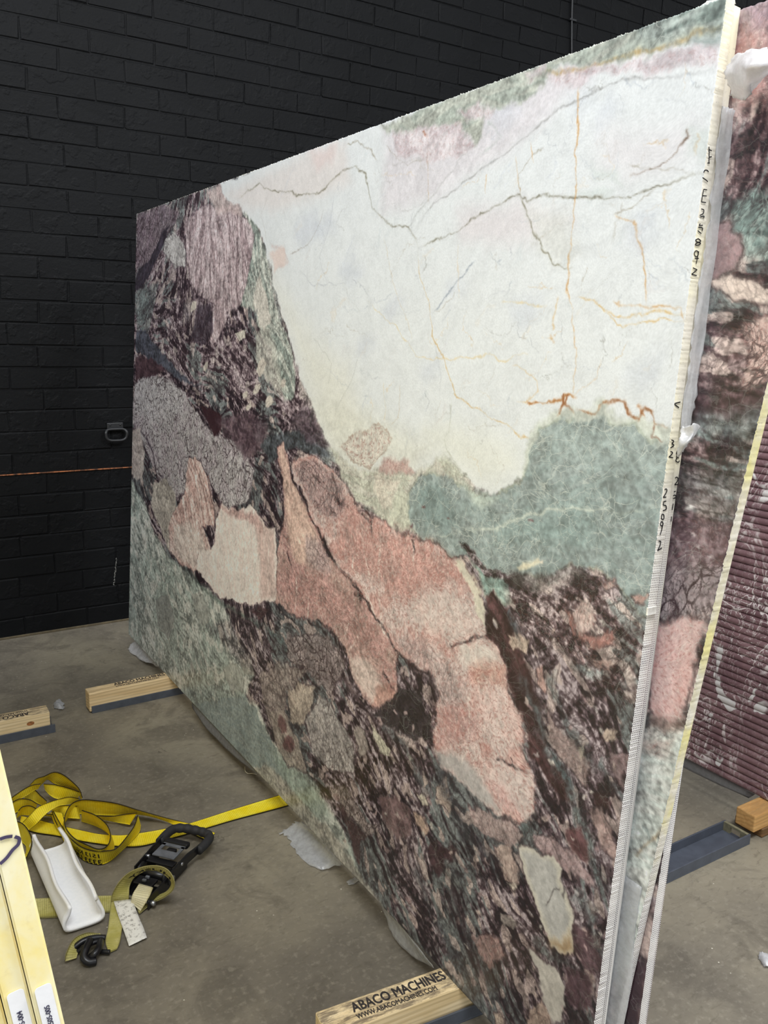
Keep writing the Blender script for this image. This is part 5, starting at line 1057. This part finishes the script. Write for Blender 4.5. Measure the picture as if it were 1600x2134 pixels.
film('white film bunched under the slab corner by the black wall', [[g(267, 1348, .012), g(280, 1338, .04), g(290, 1338, .06)], [g(272, 1358, .006), g(296, 1354, .04), g(312, 1362, .06)], [g(295, 1378, .005), g(318, 1384, .03), g(345, 1396, .06)]], M_FILMW, 6, .008, .004, 4)
film('long grey film fold sagging under the slab between the timbers', [[g(400, 1462, .080), g(440, 1504, .080), g(490, 1557, .080), g(540, 1606, .080)], [g(400, 1475, .055), g(432, 1520, .045), g(482, 1572, .045), g(535, 1612, .065)]], mat_film('grey_plastic_film', .85, (150, 150, 152)), 6, .002, .001, 5)
film('small crumpled clear scrap on the floor between the two timbers near the wall', [[g(113, 1470, .003), g(118, 1460, .012), g(126, 1456, .004)], [g(112, 1474, .003), g(121, 1468, .018), g(132, 1468, .008)], [g(116, 1476, .003), g(125, 1477, .010), g(135, 1474, .003)]], M_FILM, 5, .005, .004, 6)
Yn = Y_NEAR
def sl(u, v, off):   # point in the stack: u along, v up, off behind the front face
    p = P0 - N_DIR * off + S_DIR * v; return np.array([p[0], Yn + u, p[2]])
Hs = SLAB_H
uF = p2uv(1392, 36)[0]
film('pale film standing up along the top edge of the white topped slab', [[sl(uF * k, Hs - .004, .0215) for k in (1, .66, .33, 0)], [sl(uF * 1.0, Hs + .002, .0215), sl(uF * .62, Hs + .012, .0220), sl(uF * .3, Hs + .016, .0225), sl(0, Hs + .014, .0225)]], M_FILMW, 7, .001, .002, 7)
film('large torn film flap curling from the upper end of the slab stack', [[e_(1512, 133, .88), e_(1532, 118, .86), e_(1560, 110, .83), e_(1588, 104, .81), e_(1612, 108, .80)], [e_(1510, 155, .88), e_(1530, 145, .85), e_(1556, 140, .82), e_(1585, 135, .80), e_(1612, 140, .79)], [e_(1514, 180, .88), e_(1530, 185, .86), e_(1548, 180, .84), e_(1568, 165, .82), e_(1598, 158, .81)], [e_(1525, 200, .87), e_(1540, 205, .86), e_(1552, 208, .85), e_(1560, 198, .84), e_(1566, 185, .84)]], M_FILMW, 5, .005, .003, 8)
vA, vB = p2uv(1485, 215)[1], p2uv(1392, 900)[1]; vL = np.linspace(vA, vB, 9); wF = [.030, .029, .034, .036, .033, .030, .024, .020, .018]
film('torn film strip between the slab edges, upper half', [[sl(-.0015, v, .0212) for v in vL], [sl(-.004, v, .0215 + .45 * (w - .0)) for v, w in zip(vL, wF)], [sl(-.005 - .002 * (i % 2), v, .0212 + w) for i, (v, w) in enumerate(zip(vL, wF))]], M_FILMW, 6, .0022, .0025, 9)
film('torn film tuft sticking out between slab edges above the painted number', [[e_(1420, 885, .87), e_(1432, 888, .86), e_(1448, 882, .85), e_(1460, 888, .85)], [e_(1416, 905, .87), e_(1430, 908, .86), e_(1443, 905, .85), e_(1447, 912, .85)], [e_(1412, 925, .87), e_(1422, 926, .86), e_(1432, 924, .85), e_(1438, 920, .86)], [e_(1408, 950, .875), e_(1414, 952, .87), e_(1420, 944, .87), e_(1424, 936, .87)]], M_FILMW, 5, .003, .002, 10)
film('clear film strip hanging between slab edges near the floor', [[sl(.02, v, .0438) for v in np.linspace(.48, .03, 6)], [sl(-.004, v, .0442) for v in np.linspace(.48, .03, 6)], [sl(-.03 + .004 * math.sin(i * 2), v, .0452 - .0005) for i, v in enumerate(np.linspace(.48, .03, 6))]], M_FILM, 5, .0006, .0012, 11)
film('small white film scrap alone on the floor past the empty channel', [[g(1580, 1990, .003), g(1588, 1984, .010), g(1600, 1986, .006)], [g(1584, 2002, .003), g(1594, 2000, .014), g(1606, 2000, .008)], [g(1592, 2012, .003), g(1602, 2014, .008), g(1612, 2010, .003)]], M_FILMW, 5, .004, .003, 13)
film('grey film edge hanging under the fluted red slab', [[(FX + .012, y, ZB + .003) for y in np.linspace(1.44, 2.3, 5)], [(FX + .006, y, ZB - .02 - .012 * math.sin(i * 1.3)) for i, y in enumerate(np.linspace(1.46, 2.3, 5))]], bpy.data.materials['grey_plastic_film'], 4, .002, .001, 12)

# ================================================================== STRAPS
def mat_web(name, a, b, edge, dirt, rib=1150.0):
    m = NT(name); st_ = m.attr('st').outputs['Vector']; sp = m.n('ShaderNodeSeparateXYZ'); m.l(st_, sp.inputs[0])
    g_ = m.n('ShaderNodeNewGeometry').outputs['Position']; n = m.noise(g_, 18, 5, .65).outputs[0]; n2 = m.noise(m.mapping(st_, (40, 3, 1)), 3, 4, .7).outputs[0]
    c = m.mix(m.ramp(n, .35, .65), rgba(a), rgba(b))
    ribs = m.math('SINE', m.math('MULTIPLY', sp.outputs[0], rib)); rb = m.ramp(ribs, -.6, .6)
    c = m.mix(m.math('MULTIPLY', m.math('SUBTRACT', 1.0, rb), .28), c, rgba(tuple(np.array(a) * .60)))
    c = m.mix(m.math('MULTIPLY', m.math('MULTIPLY', m.ramp(n2, .5, .68), m.ramp(n, .4, .6)), dirt), c, rgba((96, 84, 50)))
    ed = m.ramp(m.math('ABSOLUTE', sp.outputs[1]), .925, .95)
    c = m.mix(ed, c, rgba(edge))
    m.bsdf(c, .6, 0, m.bump(rb, .35, .0012), .3); return m.m
M_WEB = mat_web('yellow_webbing', (246, 220, 30), (254, 236, 70), (40, 34, 20), .28)
M_WEBF = mat_web('faded_webbing', (178, 170, 92), (204, 196, 130), (150, 142, 90), .5)
M_WEBC = mat_web('cream_webbing', (214, 204, 160), (226, 218, 184), (206, 196, 150), .25)
c5 = lambda x, y: (x * .4, 1560 + y * .4)
z4 = lambda x, y: (x * .1875, 1560 + y * .1875)
r5 = lambda x, y: (120 + x * .2125, 1700 + y * .2125)
RIB = {}
def ribbon(name, parent, f, pairs, mat, n=7, thick=.0022, lift=.0, keep=None):
    """pairs: edge A (x, y, z) and edge B (x, y, z) in photo crop coordinates + height"""
    A = catmull([onz(*f(p[0], p[1]), p[2] + lift) for p in pairs], n); B = catmull([onz(*f(p[3], p[4]), p[5] + lift) for p in pairs], n)
    A[:, 2] = np.maximum(A[:, 2], .0028); B[:, 2] = np.maximum(B[:, 2], .0028)
    k = 7; ts = np.linspace(-1, 1, k); G = np.array([[(A[i] * (1 - t) + B[i] * (1 + t)) / 2 for t in ts] for i in range(len(A))])
    C_ = (A + B) / 2; s_ = np.concatenate([[0], np.cumsum(np.linalg.norm(np.diff(C_, axis=0), axis=1))])
    du = np.gradient(G, axis=0); dv = np.gradient(G, axis=1); N_ = np.cross(du, dv); N_ /= np.linalg.norm(N_, axis=2, keepdims=True) + 1e-9
    na = len(A); top = (G + N_ * thick / 2).reshape(-1, 3); bot = (G - N_ * thick / 2).reshape(-1, 3); nb = na * k
    fs = []
    for i in range(na - 1):
        for j in range(k - 1):
            a_ = i * k + j; fs.append((a_, a_ + 1, a_ + k + 1, a_ + k)); fs.append((nb + a_, nb + a_ + k, nb + a_ + k + 1, nb + a_ + 1))
        for j, fl_ in ((0, 0), (k - 1, 1)):
            a_ = i * k + j; q = (a_, a_ + k, nb + a_ + k, nb + a_); fs.append(q if fl_ else q[::-1])
    for i in (0, na - 1):
        for j in range(k - 1): a_ = i * k + j; fs.append((a_, nb + a_, nb + a_ + 1, a_ + 1))
    me_ = mesh(name, np.vstack([top, bot]), fs, True)
    at = me_.attributes.new('st', 'FLOAT_VECTOR', 'POINT'); d = np.zeros((2 * nb, 3), np.float32)
    d[:, 0] = np.tile(np.repeat(s_, k), 2); d[:, 1] = np.tile(np.tile(ts, na), 2); at.data.foreach_set('vector', d.ravel())
    o = link(name, me_, mat, parent)
    if keep: RIB[keep] = (G, N_, s_, ts)
    return o
def print_on(parent, key, body, size, s0, t0, sgn_s, sgn_t, side, mat, sx=1.0):
    """lettering laid on a ribbon; s0 metres along, t0 (-1..1) across"""
    G, N_, s_, ts = RIB[key]; t = text_mesh(body, size, size * .02, 0.0)
    half = np.linalg.norm(G[:, -1] - G[:, 0], axis=1).mean() / 2
    for v in t.vertices:
        s1 = np.clip(s0 + sgn_s * v.co.x * sx, 0, s_[-1] - 1e-4); tt = np.clip(t0 + sgn_t * v.co.y / half, -1, 1)
        i = int(np.searchsorted(s_, s1, 'right') - 1); i = min(max(i, 0), len(s_) - 2); a_ = (s1 - s_[i]) / (s_[i + 1] - s_[i] + 1e-9)
        j = min(int((tt + 1) / 2 * (len(ts) - 1)), len(ts) - 2); b_ = (tt - ts[j]) / (ts[j + 1] - ts[j])
        w = ((1 - a_) * (1 - b_), a_ * (1 - b_), (1 - a_) * b_, a_ * b_); ix = ((i, j), (i + 1, j), (i, j + 1), (i + 1, j + 1))
        p = sum(G[q] * k for q, k in zip(ix, w)); nn = sum(N_[q] * k for q, k in zip(ix, w)); v.co = Vector(p + nn * side * .0016)
    return link('printed_lettering', t, mat, parent)

strap = tag(empty('tie_down_strap', onz(150, 1720, 0)), 'long bright yellow webbing strap heaped in loops, tail under the slab', 'strap')
Wb = lambda *a, **k: ribbon('webbing', strap, *a, **k)
Wb(c5, [(1640, 175, .003, 1670, 240, .003), (1470, 238, .003, 1500, 298, .003), (1200, 322, .003, 1232, 370, .003), (1090, 358, .003, 1112, 405, .003), (960, 398, .003, 985, 443, .003), (850, 420, .003, 875, 473, .003), (730, 440, .004, 745, 508, .004), (630, 452, .004, 635, 512, .004), (520, 446, .004, 510, 497, .004),
        (430, 428, .004, 418, 482, .004), (300, 398, .004, 290, 455, .004), (200, 372, .004, 190, 440, .004), (110, 350, .004, 100, 412, .004)], M_WEB)
# end tail running into the oval loop
Wb(z4, [(2388, 938, .004, 2312, 1030, .004), (2130, 842, .012, 2040, 905, .004), (1850, 772, .03, 1825, 800, .008), (1560, 690, .055, 1560, 735, .010), (1300, 610, .068, 1300, 745, .006), (1060, 575, .072, 1050, 740, .004), (900, 570, .072, 890, 730, .004), (790, 620, .072, 760, 775, .004), (725, 740, .072, 690, 890, .004), (728, 870, .072, 700, 1010, .004), (820, 990, .072, 800, 1140, .004),
        (960, 1066, .072, 950, 1225, .004), (1095, 1115, .072, 1095, 1272, .004), (1190, 1080, .072, 1215, 1225, .004), (1228, 970, .072, 1268, 1090, .004), (1185, 845, .072, 1215, 960, .004), (1060, 740, .072, 1080, 870, .004), (910, 685, .070, 905, 810, .004)], M_WEB)
# band with the load print
Wb(z4, [(590, 690, .05, 560, 720, .012), (680, 850, .055, 640, 905, .006), (790, 1000, .06, 790, 1110, .003), (900, 1090, .062, 930, 1240, .003), (1040, 1135, .062, 1080, 1288, .003), (1180, 1135, .062, 1200, 1265, .003), (1290, 1110, .062, 1340, 1150, .004), (1400, 990, .062, 1460, 1030, .006), (1490, 860, .064, 1545, 935, .006), (1530, 740, .06, 1562, 860, .010)], M_WEB, keep='load')
Wb(z4, [(1525, 715, .055, 1440, 850, .012), (1400, 728, .05, 1340, 830, .010), (1230, 752, .04, 1200, 800, .008), (1050, 745, .03, 1050, 775, .005)], M_WEB)
# arch at the back
Wb(z4, [(330, 405, .03, 395, 465, .008), (400, 336, .07, 440, 424, .03), (490, 308, .10, 478, 380, .05), (600, 262, .12, 530, 345, .06), (700, 288, .12, 600, 388, .06), (800, 365, .10, 730, 432, .05), (880, 450, .07, 850, 470, .03), (915, 545, .035, 902, 565, .008)], M_WEB)
Wb(z4, [(485, 392, .065, 500, 455, .04), (600, 400, .075, 560, 525, .035), (700, 420, .075, 640, 563, .03), (800, 450, .065, 760, 560, .025), (905, 490, .05, 860, 550, .02)], M_WEB)
Wb(z4, [(880, 556, .05, 850, 600, .03), (770, 538, .075, 740, 625, .05), (650, 563, .085, 650, 640, .062), (540, 598, .085, 560, 690, .06), (420, 652, .075, 480, 762, .05), (330, 740, .06, 405, 842, .035), (250, 820, .035, 325, 905, .012)], M_WEB)
Wb(z4, [(555, 655, .035, 620, 735, .01), (700, 632, .05, 745, 772, .012), (860, 640, .05, 895, 785, .012)], M_WEB)
Wb(z4, [(575, 695, .045, 690, 720, .03), (612, 800, .04, 716, 830, .02), (665, 905, .02, 722, 950, .006)], M_WEB)
Wb(z4, [(120, 552, .05, 150, 592, .03), (250, 460, .075, 275, 535, .045), (350, 408, .085, 370, 472, .055), (450, 392, .085, 425, 445, .06)], M_WEB)
Wb(z4, [(275, 505, .045, 270, 560, .008), (370, 455, .055, 370, 590, .008), (450, 520, .05, 440, 618, .006), (520, 585, .03, 505, 640, .004)], M_WEB)
Wb(z4, [(130, 600, .055, 130, 740, .006), (220, 558, .055, 225, 690, .006), (330, 568, .055, 330, 660, .008), (410, 612, .05, 395, 690, .012)], M_WEB)
Wb(z4, [(205, 690, .055, 185, 770, .006), (255, 645, .055, 240, 740, .006), (350, 640, .055, 350, 745, .006), (470, 715, .045, 480, 745, .006), (590, 735, .03, 590, 760, .004)], M_WEB)
Wb(z4, [(170, 800, .06, 190, 880, .006), (255, 836, .065, 225, 960, .006), (320, 915, .065, 235, 1030, .004), (354, 1010, .06, 290, 1085, .004), (345, 1100, .05, 290, 1160, .003), (295, 1215, .02, 265, 1180, .003)], M_WEB)
M_LOAD = mat_simple('black_webbing_print', (26, 22, 18), .7)
_, _, sL, _ = RIB['load']
print_on(strap, 'load', '3333 LBS', .034, sL[-1] * .62, .90, -1, -1, -1, M_LOAD, .85); print_on(strap, 'load', '1513 KG', .030, sL[-1] * .62, -.02, -1, -1, -1, M_LOAD, .85)

# ---- ratchet with its short faded strap
rat = tag(empty('ratchet_buckle', onz(340, 1830, 0)), 'black ratchet buckle with short faded yellow strap, hook and white tag', 'ratchet')
Rb = lambda *a, **k: ribbon('faded_webbing', rat, *a, **k)
Rb(r5, [(525, 850, .012, 700, 830, .015), (532, 780, .04, 700, 770, .03), (585, 675, .075, 705, 690, .045), (665, 585, .10, 745, 610, .06), (760, 528, .12, 820, 558, .085), (880, 493, .13, 890, 532, .095), (1000, 495, .13, 990, 545, .095), (1090, 540, .12, 1065, 590, .085), (1142, 635, .10, 1115, 655, .06), (1132, 725, .07, 1085, 730, .03), (1045, 800, .035, 1000, 775, .012), (920, 862, .015, 895, 800, .006), (800, 962, .006, 770, 900, .004)], M_WEBF, keep='brand')
Rb(r5, [(525, 840, .014, 700, 828, .015), (512, 950, .010, 655, 945, .010), (495, 1100, .008, 634, 1100, .008), (470, 1235, .008, 612, 1235, .008), (500, 1345, .006, 585, 1305, .006)], M_WEBF)
Rb(c5, [(640, 765, .004, 640, 850, .004), (520, 768, .004, 520, 855, .004), (380, 772, .004, 380, 865, .004), (280, 778, .004, 280, 880, .004), (120, 785, .004, 130, 885, .004)], M_WEBF)
Rb(c5, [(520, 962, .02, 545, 990, .008), (450, 960, .03, 470, 1000, .008), (385, 992, .035, 420, 1030, .010), (346, 1062, .03, 404, 1068, .010), (338, 1108, .012, 398, 1092, .006)], M_WEBF)
ribbon('cream_webbing', rat, r5, [(800, 668, .05, 935, 705, .05), (737, 770, .045, 896, 800, .04), (722, 850, .02, 815, 935, .008)], M_WEBC)
print_on(rat, 'brand', 'HUSKY', .030, RIB['brand'][2][-1] * .575, .78, -1, -1, -1, M_LOAD, 1.5)
tq = [[onz(*c5(592, 796), .022), onz(*c5(690, 784), .022)], [onz(*c5(612, 860), .016), onz(*c5(712, 850), .016)], [onz(*c5(648, 960), .010), onz(*c5(748, 935), .010)], [onz(*c5(672, 1030), .006), onz(*c5(765, 985), .008)]]
def mat_tag():
    m = NT('dirty_white_tag'); g_ = m.n('ShaderNodeNewGeometry').outputs['Position']; n = m.noise(g_, 90, 5, .7).outputs[0]
    m.bsdf(m.mix(m.ramp(n, .5, .66), rgba((228, 226, 220)), rgba((150, 146, 140))), .6); return m.m
R_ = np.array([catmull(np.array(r_), 4) for r_ in tq]); R_ = np.array([catmull(R_[:, j], 5) for j in range(R_.shape[1])]).transpose(1, 0, 2); na, nb_ = R_.shape[:2]
tg = link('care_tag', mesh('care_tag', R_.reshape(-1, 3), [(i * nb_ + j, i * nb_ + j + 1, (i + 1) * nb_ + j + 1, (i + 1) * nb_ + j) for i in range(na - 1) for j in range(nb_ - 1)], True), mat_tag(), rat); md = tg.modifiers.new('t', 'SOLIDIFY'); md.thickness = .0006
# the buckle itself in its own frame: x along, y across, z up
pa = onz(*r5(800, 770), .02); pb = onz(*r5(1335, 165), .035); ax = pb - pa; RL = math.hypot(ax[0], ax[1]); ra = math.atan2(ax[1], ax[0])
RM = Matrix.Translation((pa[0], pa[1], 0)) @ Matrix.Rotation(ra, 4, 'Z') @ Matrix.Scale(RL / .29, 4)
M_BLK = mat_simple('black_powder_coat', (26, 26, 29), .32, .2, .1, 60, .05); M_RUB = mat_simple('black_rubber', (38, 38, 41), .7, 0, .1, 50, .2); M_ZN = mat_simple('zinc_grey_steel', (128, 132, 140), .38, .55, .08); M_CHR = mat_simple('bright_bolt', (180, 182, 188), .25, .9, .05)
def rpart(nm, lo, hi, mat, bev=.003, xf=None):
    bm = bmesh.new(); bm_box(bm, lo, hi, bev, 2, xf); me_ = from_bm(nm, bm); me_.transform(RM); return link(nm, me_, mat, rat)
for s_ in (-1, 1):
    rpart('frame_plate', (-.03, s_ * .047 - .002, .004), (.17, s_ * .047 + .002, .040), M_BLK, .0015)
    bm = bmesh.new()       # tapering handle arm
    P_ = [(.06, .052, .022), (.06, .052, .055), (.16, .056, .060), (.245, .064, .052), (.245, .064, .030), (.16, .056, .030)]
    f_ = bm.faces.new([bm.verts.new((x, s_ * y, z)) for x, y, z in P_]); ex = bmesh.ops.extrude_face_region(bm, geom=[f_])
    for v in [q for q in ex['geom'] if isinstance(q, bmesh.types.BMVert)]: v.co.y += s_ * .004
    me_ = from_bm('handle_arm', bm); me_.transform(RM); link('handle_arm', me_, M_BLK, rat)
    for x, z, r_ in ((.075, .034, .009), (-.018, .020, .007), (.125, .048, .005)):
        me_ = tube_mesh('bolt', [(x, s_ * .048, z), (x, s_ * .062, z)], r_, 12); me_.transform(RM); link('bolt', me_, M_CHR, rat)
    me_ = tube_mesh('ratchet_wheel', [(.075, s_ * .040, .034), (.075, s_ * .045, .034)], [.026, .026], 18); me_.transform(RM); link('ratchet_wheel', me_, M_BLK, rat)
gp = catmull([(.205, -.066, .042), (.245, -.068, .042), (.278, -.062, .042), (.292, -.035, .042), (.294, 0, .042), (.292, .035, .042), (.278, .062, .042), (.245, .068, .042), (.205, .066, .042)], 8)
rad = np.array([.0135 + .0010 * math.sin(i * 1.05) * (16 < i < 48) for i in range(len(gp))]); me_ = tube_mesh('handle_grip', gp, rad, 14); me_.transform(RM); link('handle_grip', me_, M_RUB, rat)
me_ = tube_mesh('spool_axle', [(.075, -.046, .034), (.075, .046, .034)], .013, 14); me_.transform(RM); link('spool_axle', me_, M_BLK, rat)
me_ = tube_mesh('tail_bolt', [(-.018, -.046, .020), (-.018, .046, .020)], .006, 12); me_.transform(RM); link('tail_bolt', me_, M_CHR, rat)
bm = bmesh.new()
for lo, hi in (((.120, -.036, .058), (.150, .036, .061)), ((.150, -.036, .058), (.180, -.026, .061)), ((.150, .026, .058), (.180, .036, .061)), ((.172, -.036, .058), (.184, .036, .061))): bm_box(bm, lo, hi)
bmesh.ops.remove_doubles(bm, verts=bm.verts[:], dist=1e-5); me_ = from_bm('release_plate', bm); me_.transform(RM); link('release_plate', me_, M_ZN, rat)
rpart('release_tab', (.184, -.040, .050), (.206, .040, .066), M_BLK, .005); rpart('cross_plate', (.10, -.044, .046), (.125, .044, .052), M_BLK, .002); rpart('pawl', (.150, -.014, .040), (.175, .014, .056), M_BLK, .003); rpart('base_cross_plate', (-.005, -.046, .003), (.06, .046, .008), M_BLK, .002)
rpart('spring_plate', (.015, -.030, .034), (.050, .030, .042), M_BLK, .003)
for x in (.022, .038): rpart('stud', (x, -.006, .042), (x + .008, .006, .050), M_ZN, .002)
def hk(nm, pts, r_, z=None): link(nm, tube_mesh(nm, catmull([onz(*c5(x, y), zz) for x, y, zz in pts], 7), r_, 10), M_BLK, rat)
hk('hook_wire', [(372, 1052, .014), (395, 1030, .020), (440, 1000, .026), (500, 985, .024), (548, 986, .018)], .0075)
hk('hook_wire', [(400, 1060, .010), (440, 1035, .018), (490, 1010, .022), (540, 1000, .016)], .0060)
hk('hook_prong', [(470, 1000, .026), (446, 1045, .028), (436, 1085, .022), (460, 1112, .014), (500, 1108, .010)], .0095)
hk('hook_prong', [(525, 1000, .020), (515, 1040, .026), (492, 1070, .024), (470, 1088, .016)], .0085)
hk('hook_bar', [(495, 1052, .010), (535, 1058, .010), (572, 1060, .010)], .0058)

# ================================================================== FOAM, THREAD
def mat_foam():
    m = NT('white_pe_foam'); g_ = m.n('ShaderNodeNewGeometry').outputs['Position']; n = m.noise(g_, 120, 4, .6).outputs[0]
    m.bsdf(m.mix(m.ramp(n, .3, .7), rgba((246, 247, 249)), rgba((252, 252, 253))), .75, 0, m.bump(n, .15, .002), .3, **{'Subsurface Weight': .15, 'Subsurface Radius': (.01, .01, .01)}); return m.m
def foam():
    # profile (x, z): a U that curls inwards at both lips
    inner = catmull([(-.030, .068), (-.034, .050), (-.043, .030), (-.040, .013), (-.020, .0095), (.0, .009), (.022, .0095), (.041, .014), (.043, .030), (.035, .050), (.029, .068)], 4)
    t = np.gradient(inner, axis=0); t /= np.linalg.norm(t, axis=1, keepdims=True); nrm = np.stack([-t[:, 1], t[:, 0]], 1)
    thick = .0085; outer = inner - nrm * thick
    ys = np.linspace(0, .385, 26); vsx, fs = [], []; n = len(inner); a0 = onz(130, 1952); b0 = onz(222, 1925); x0 = (a0[0] + b0[0]) / 2; y0 = (a0[1] + b0[1]) / 2
    sk = -.012
    for i, y in enumerate(ys):
        for arr, o in ((inner, 0), (outer, 1)):
            for k in range(n):
                lip = abs(k - (n - 1) / 2) / ((n - 1) / 2); w = .0035 * math.sin(y * 26 + 1.5 * (k < n / 2)) * max(0, lip - .55) * 2
                vsx.append((x0 + arr[k][0] + w + sk * y / .4, y0 + y + .014 * (1 - lip) * (i == 0) * 0, max(.001, arr[k][1] + w * .5) + .0062))
    m2 = 2 * n
    for i in range(len(ys) - 1):
        for k in range(n - 1):
            a_ = i * m2 + k; fs.append((a_, a_ + m2, a_ + m2 + 1, a_ + 1)); b_ = a_ + n; fs.append((b_, b_ + 1, b_ + m2 + 1, b_ + m2))
        for k in (0, n - 1): a_ = i * m2 + k; q = (a_, a_ + n, a_ + n + m2, a_ + m2); fs.append(q)
    for i in (0, len(ys) - 1):
        for k in range(n - 1): a_ = i * m2 + k; fs.append((a_, a_ + 1, a_ + n + 1, a_ + n))
    return mesh('foam_edge_protector', vsx, fs, True)
fo = tag(link('foam_edge_protector', foam(), mat_foam()), 'white foam channel edge protector lying open side up by the straps', 'foam')
tag(link('loose_thread', tube_mesh('loose_thread', catmull([onz(510, 1598, .002), onz(511, 1607, .004), onz(517, 1612, .003), onz(526, 1612, .006), onz(535, 1614, .003)], 6), .0011, 6), mat_simple('pale_thread', (206, 200, 180), .7)), 'short pale thread on the floor beside the slab edge', 'thread')
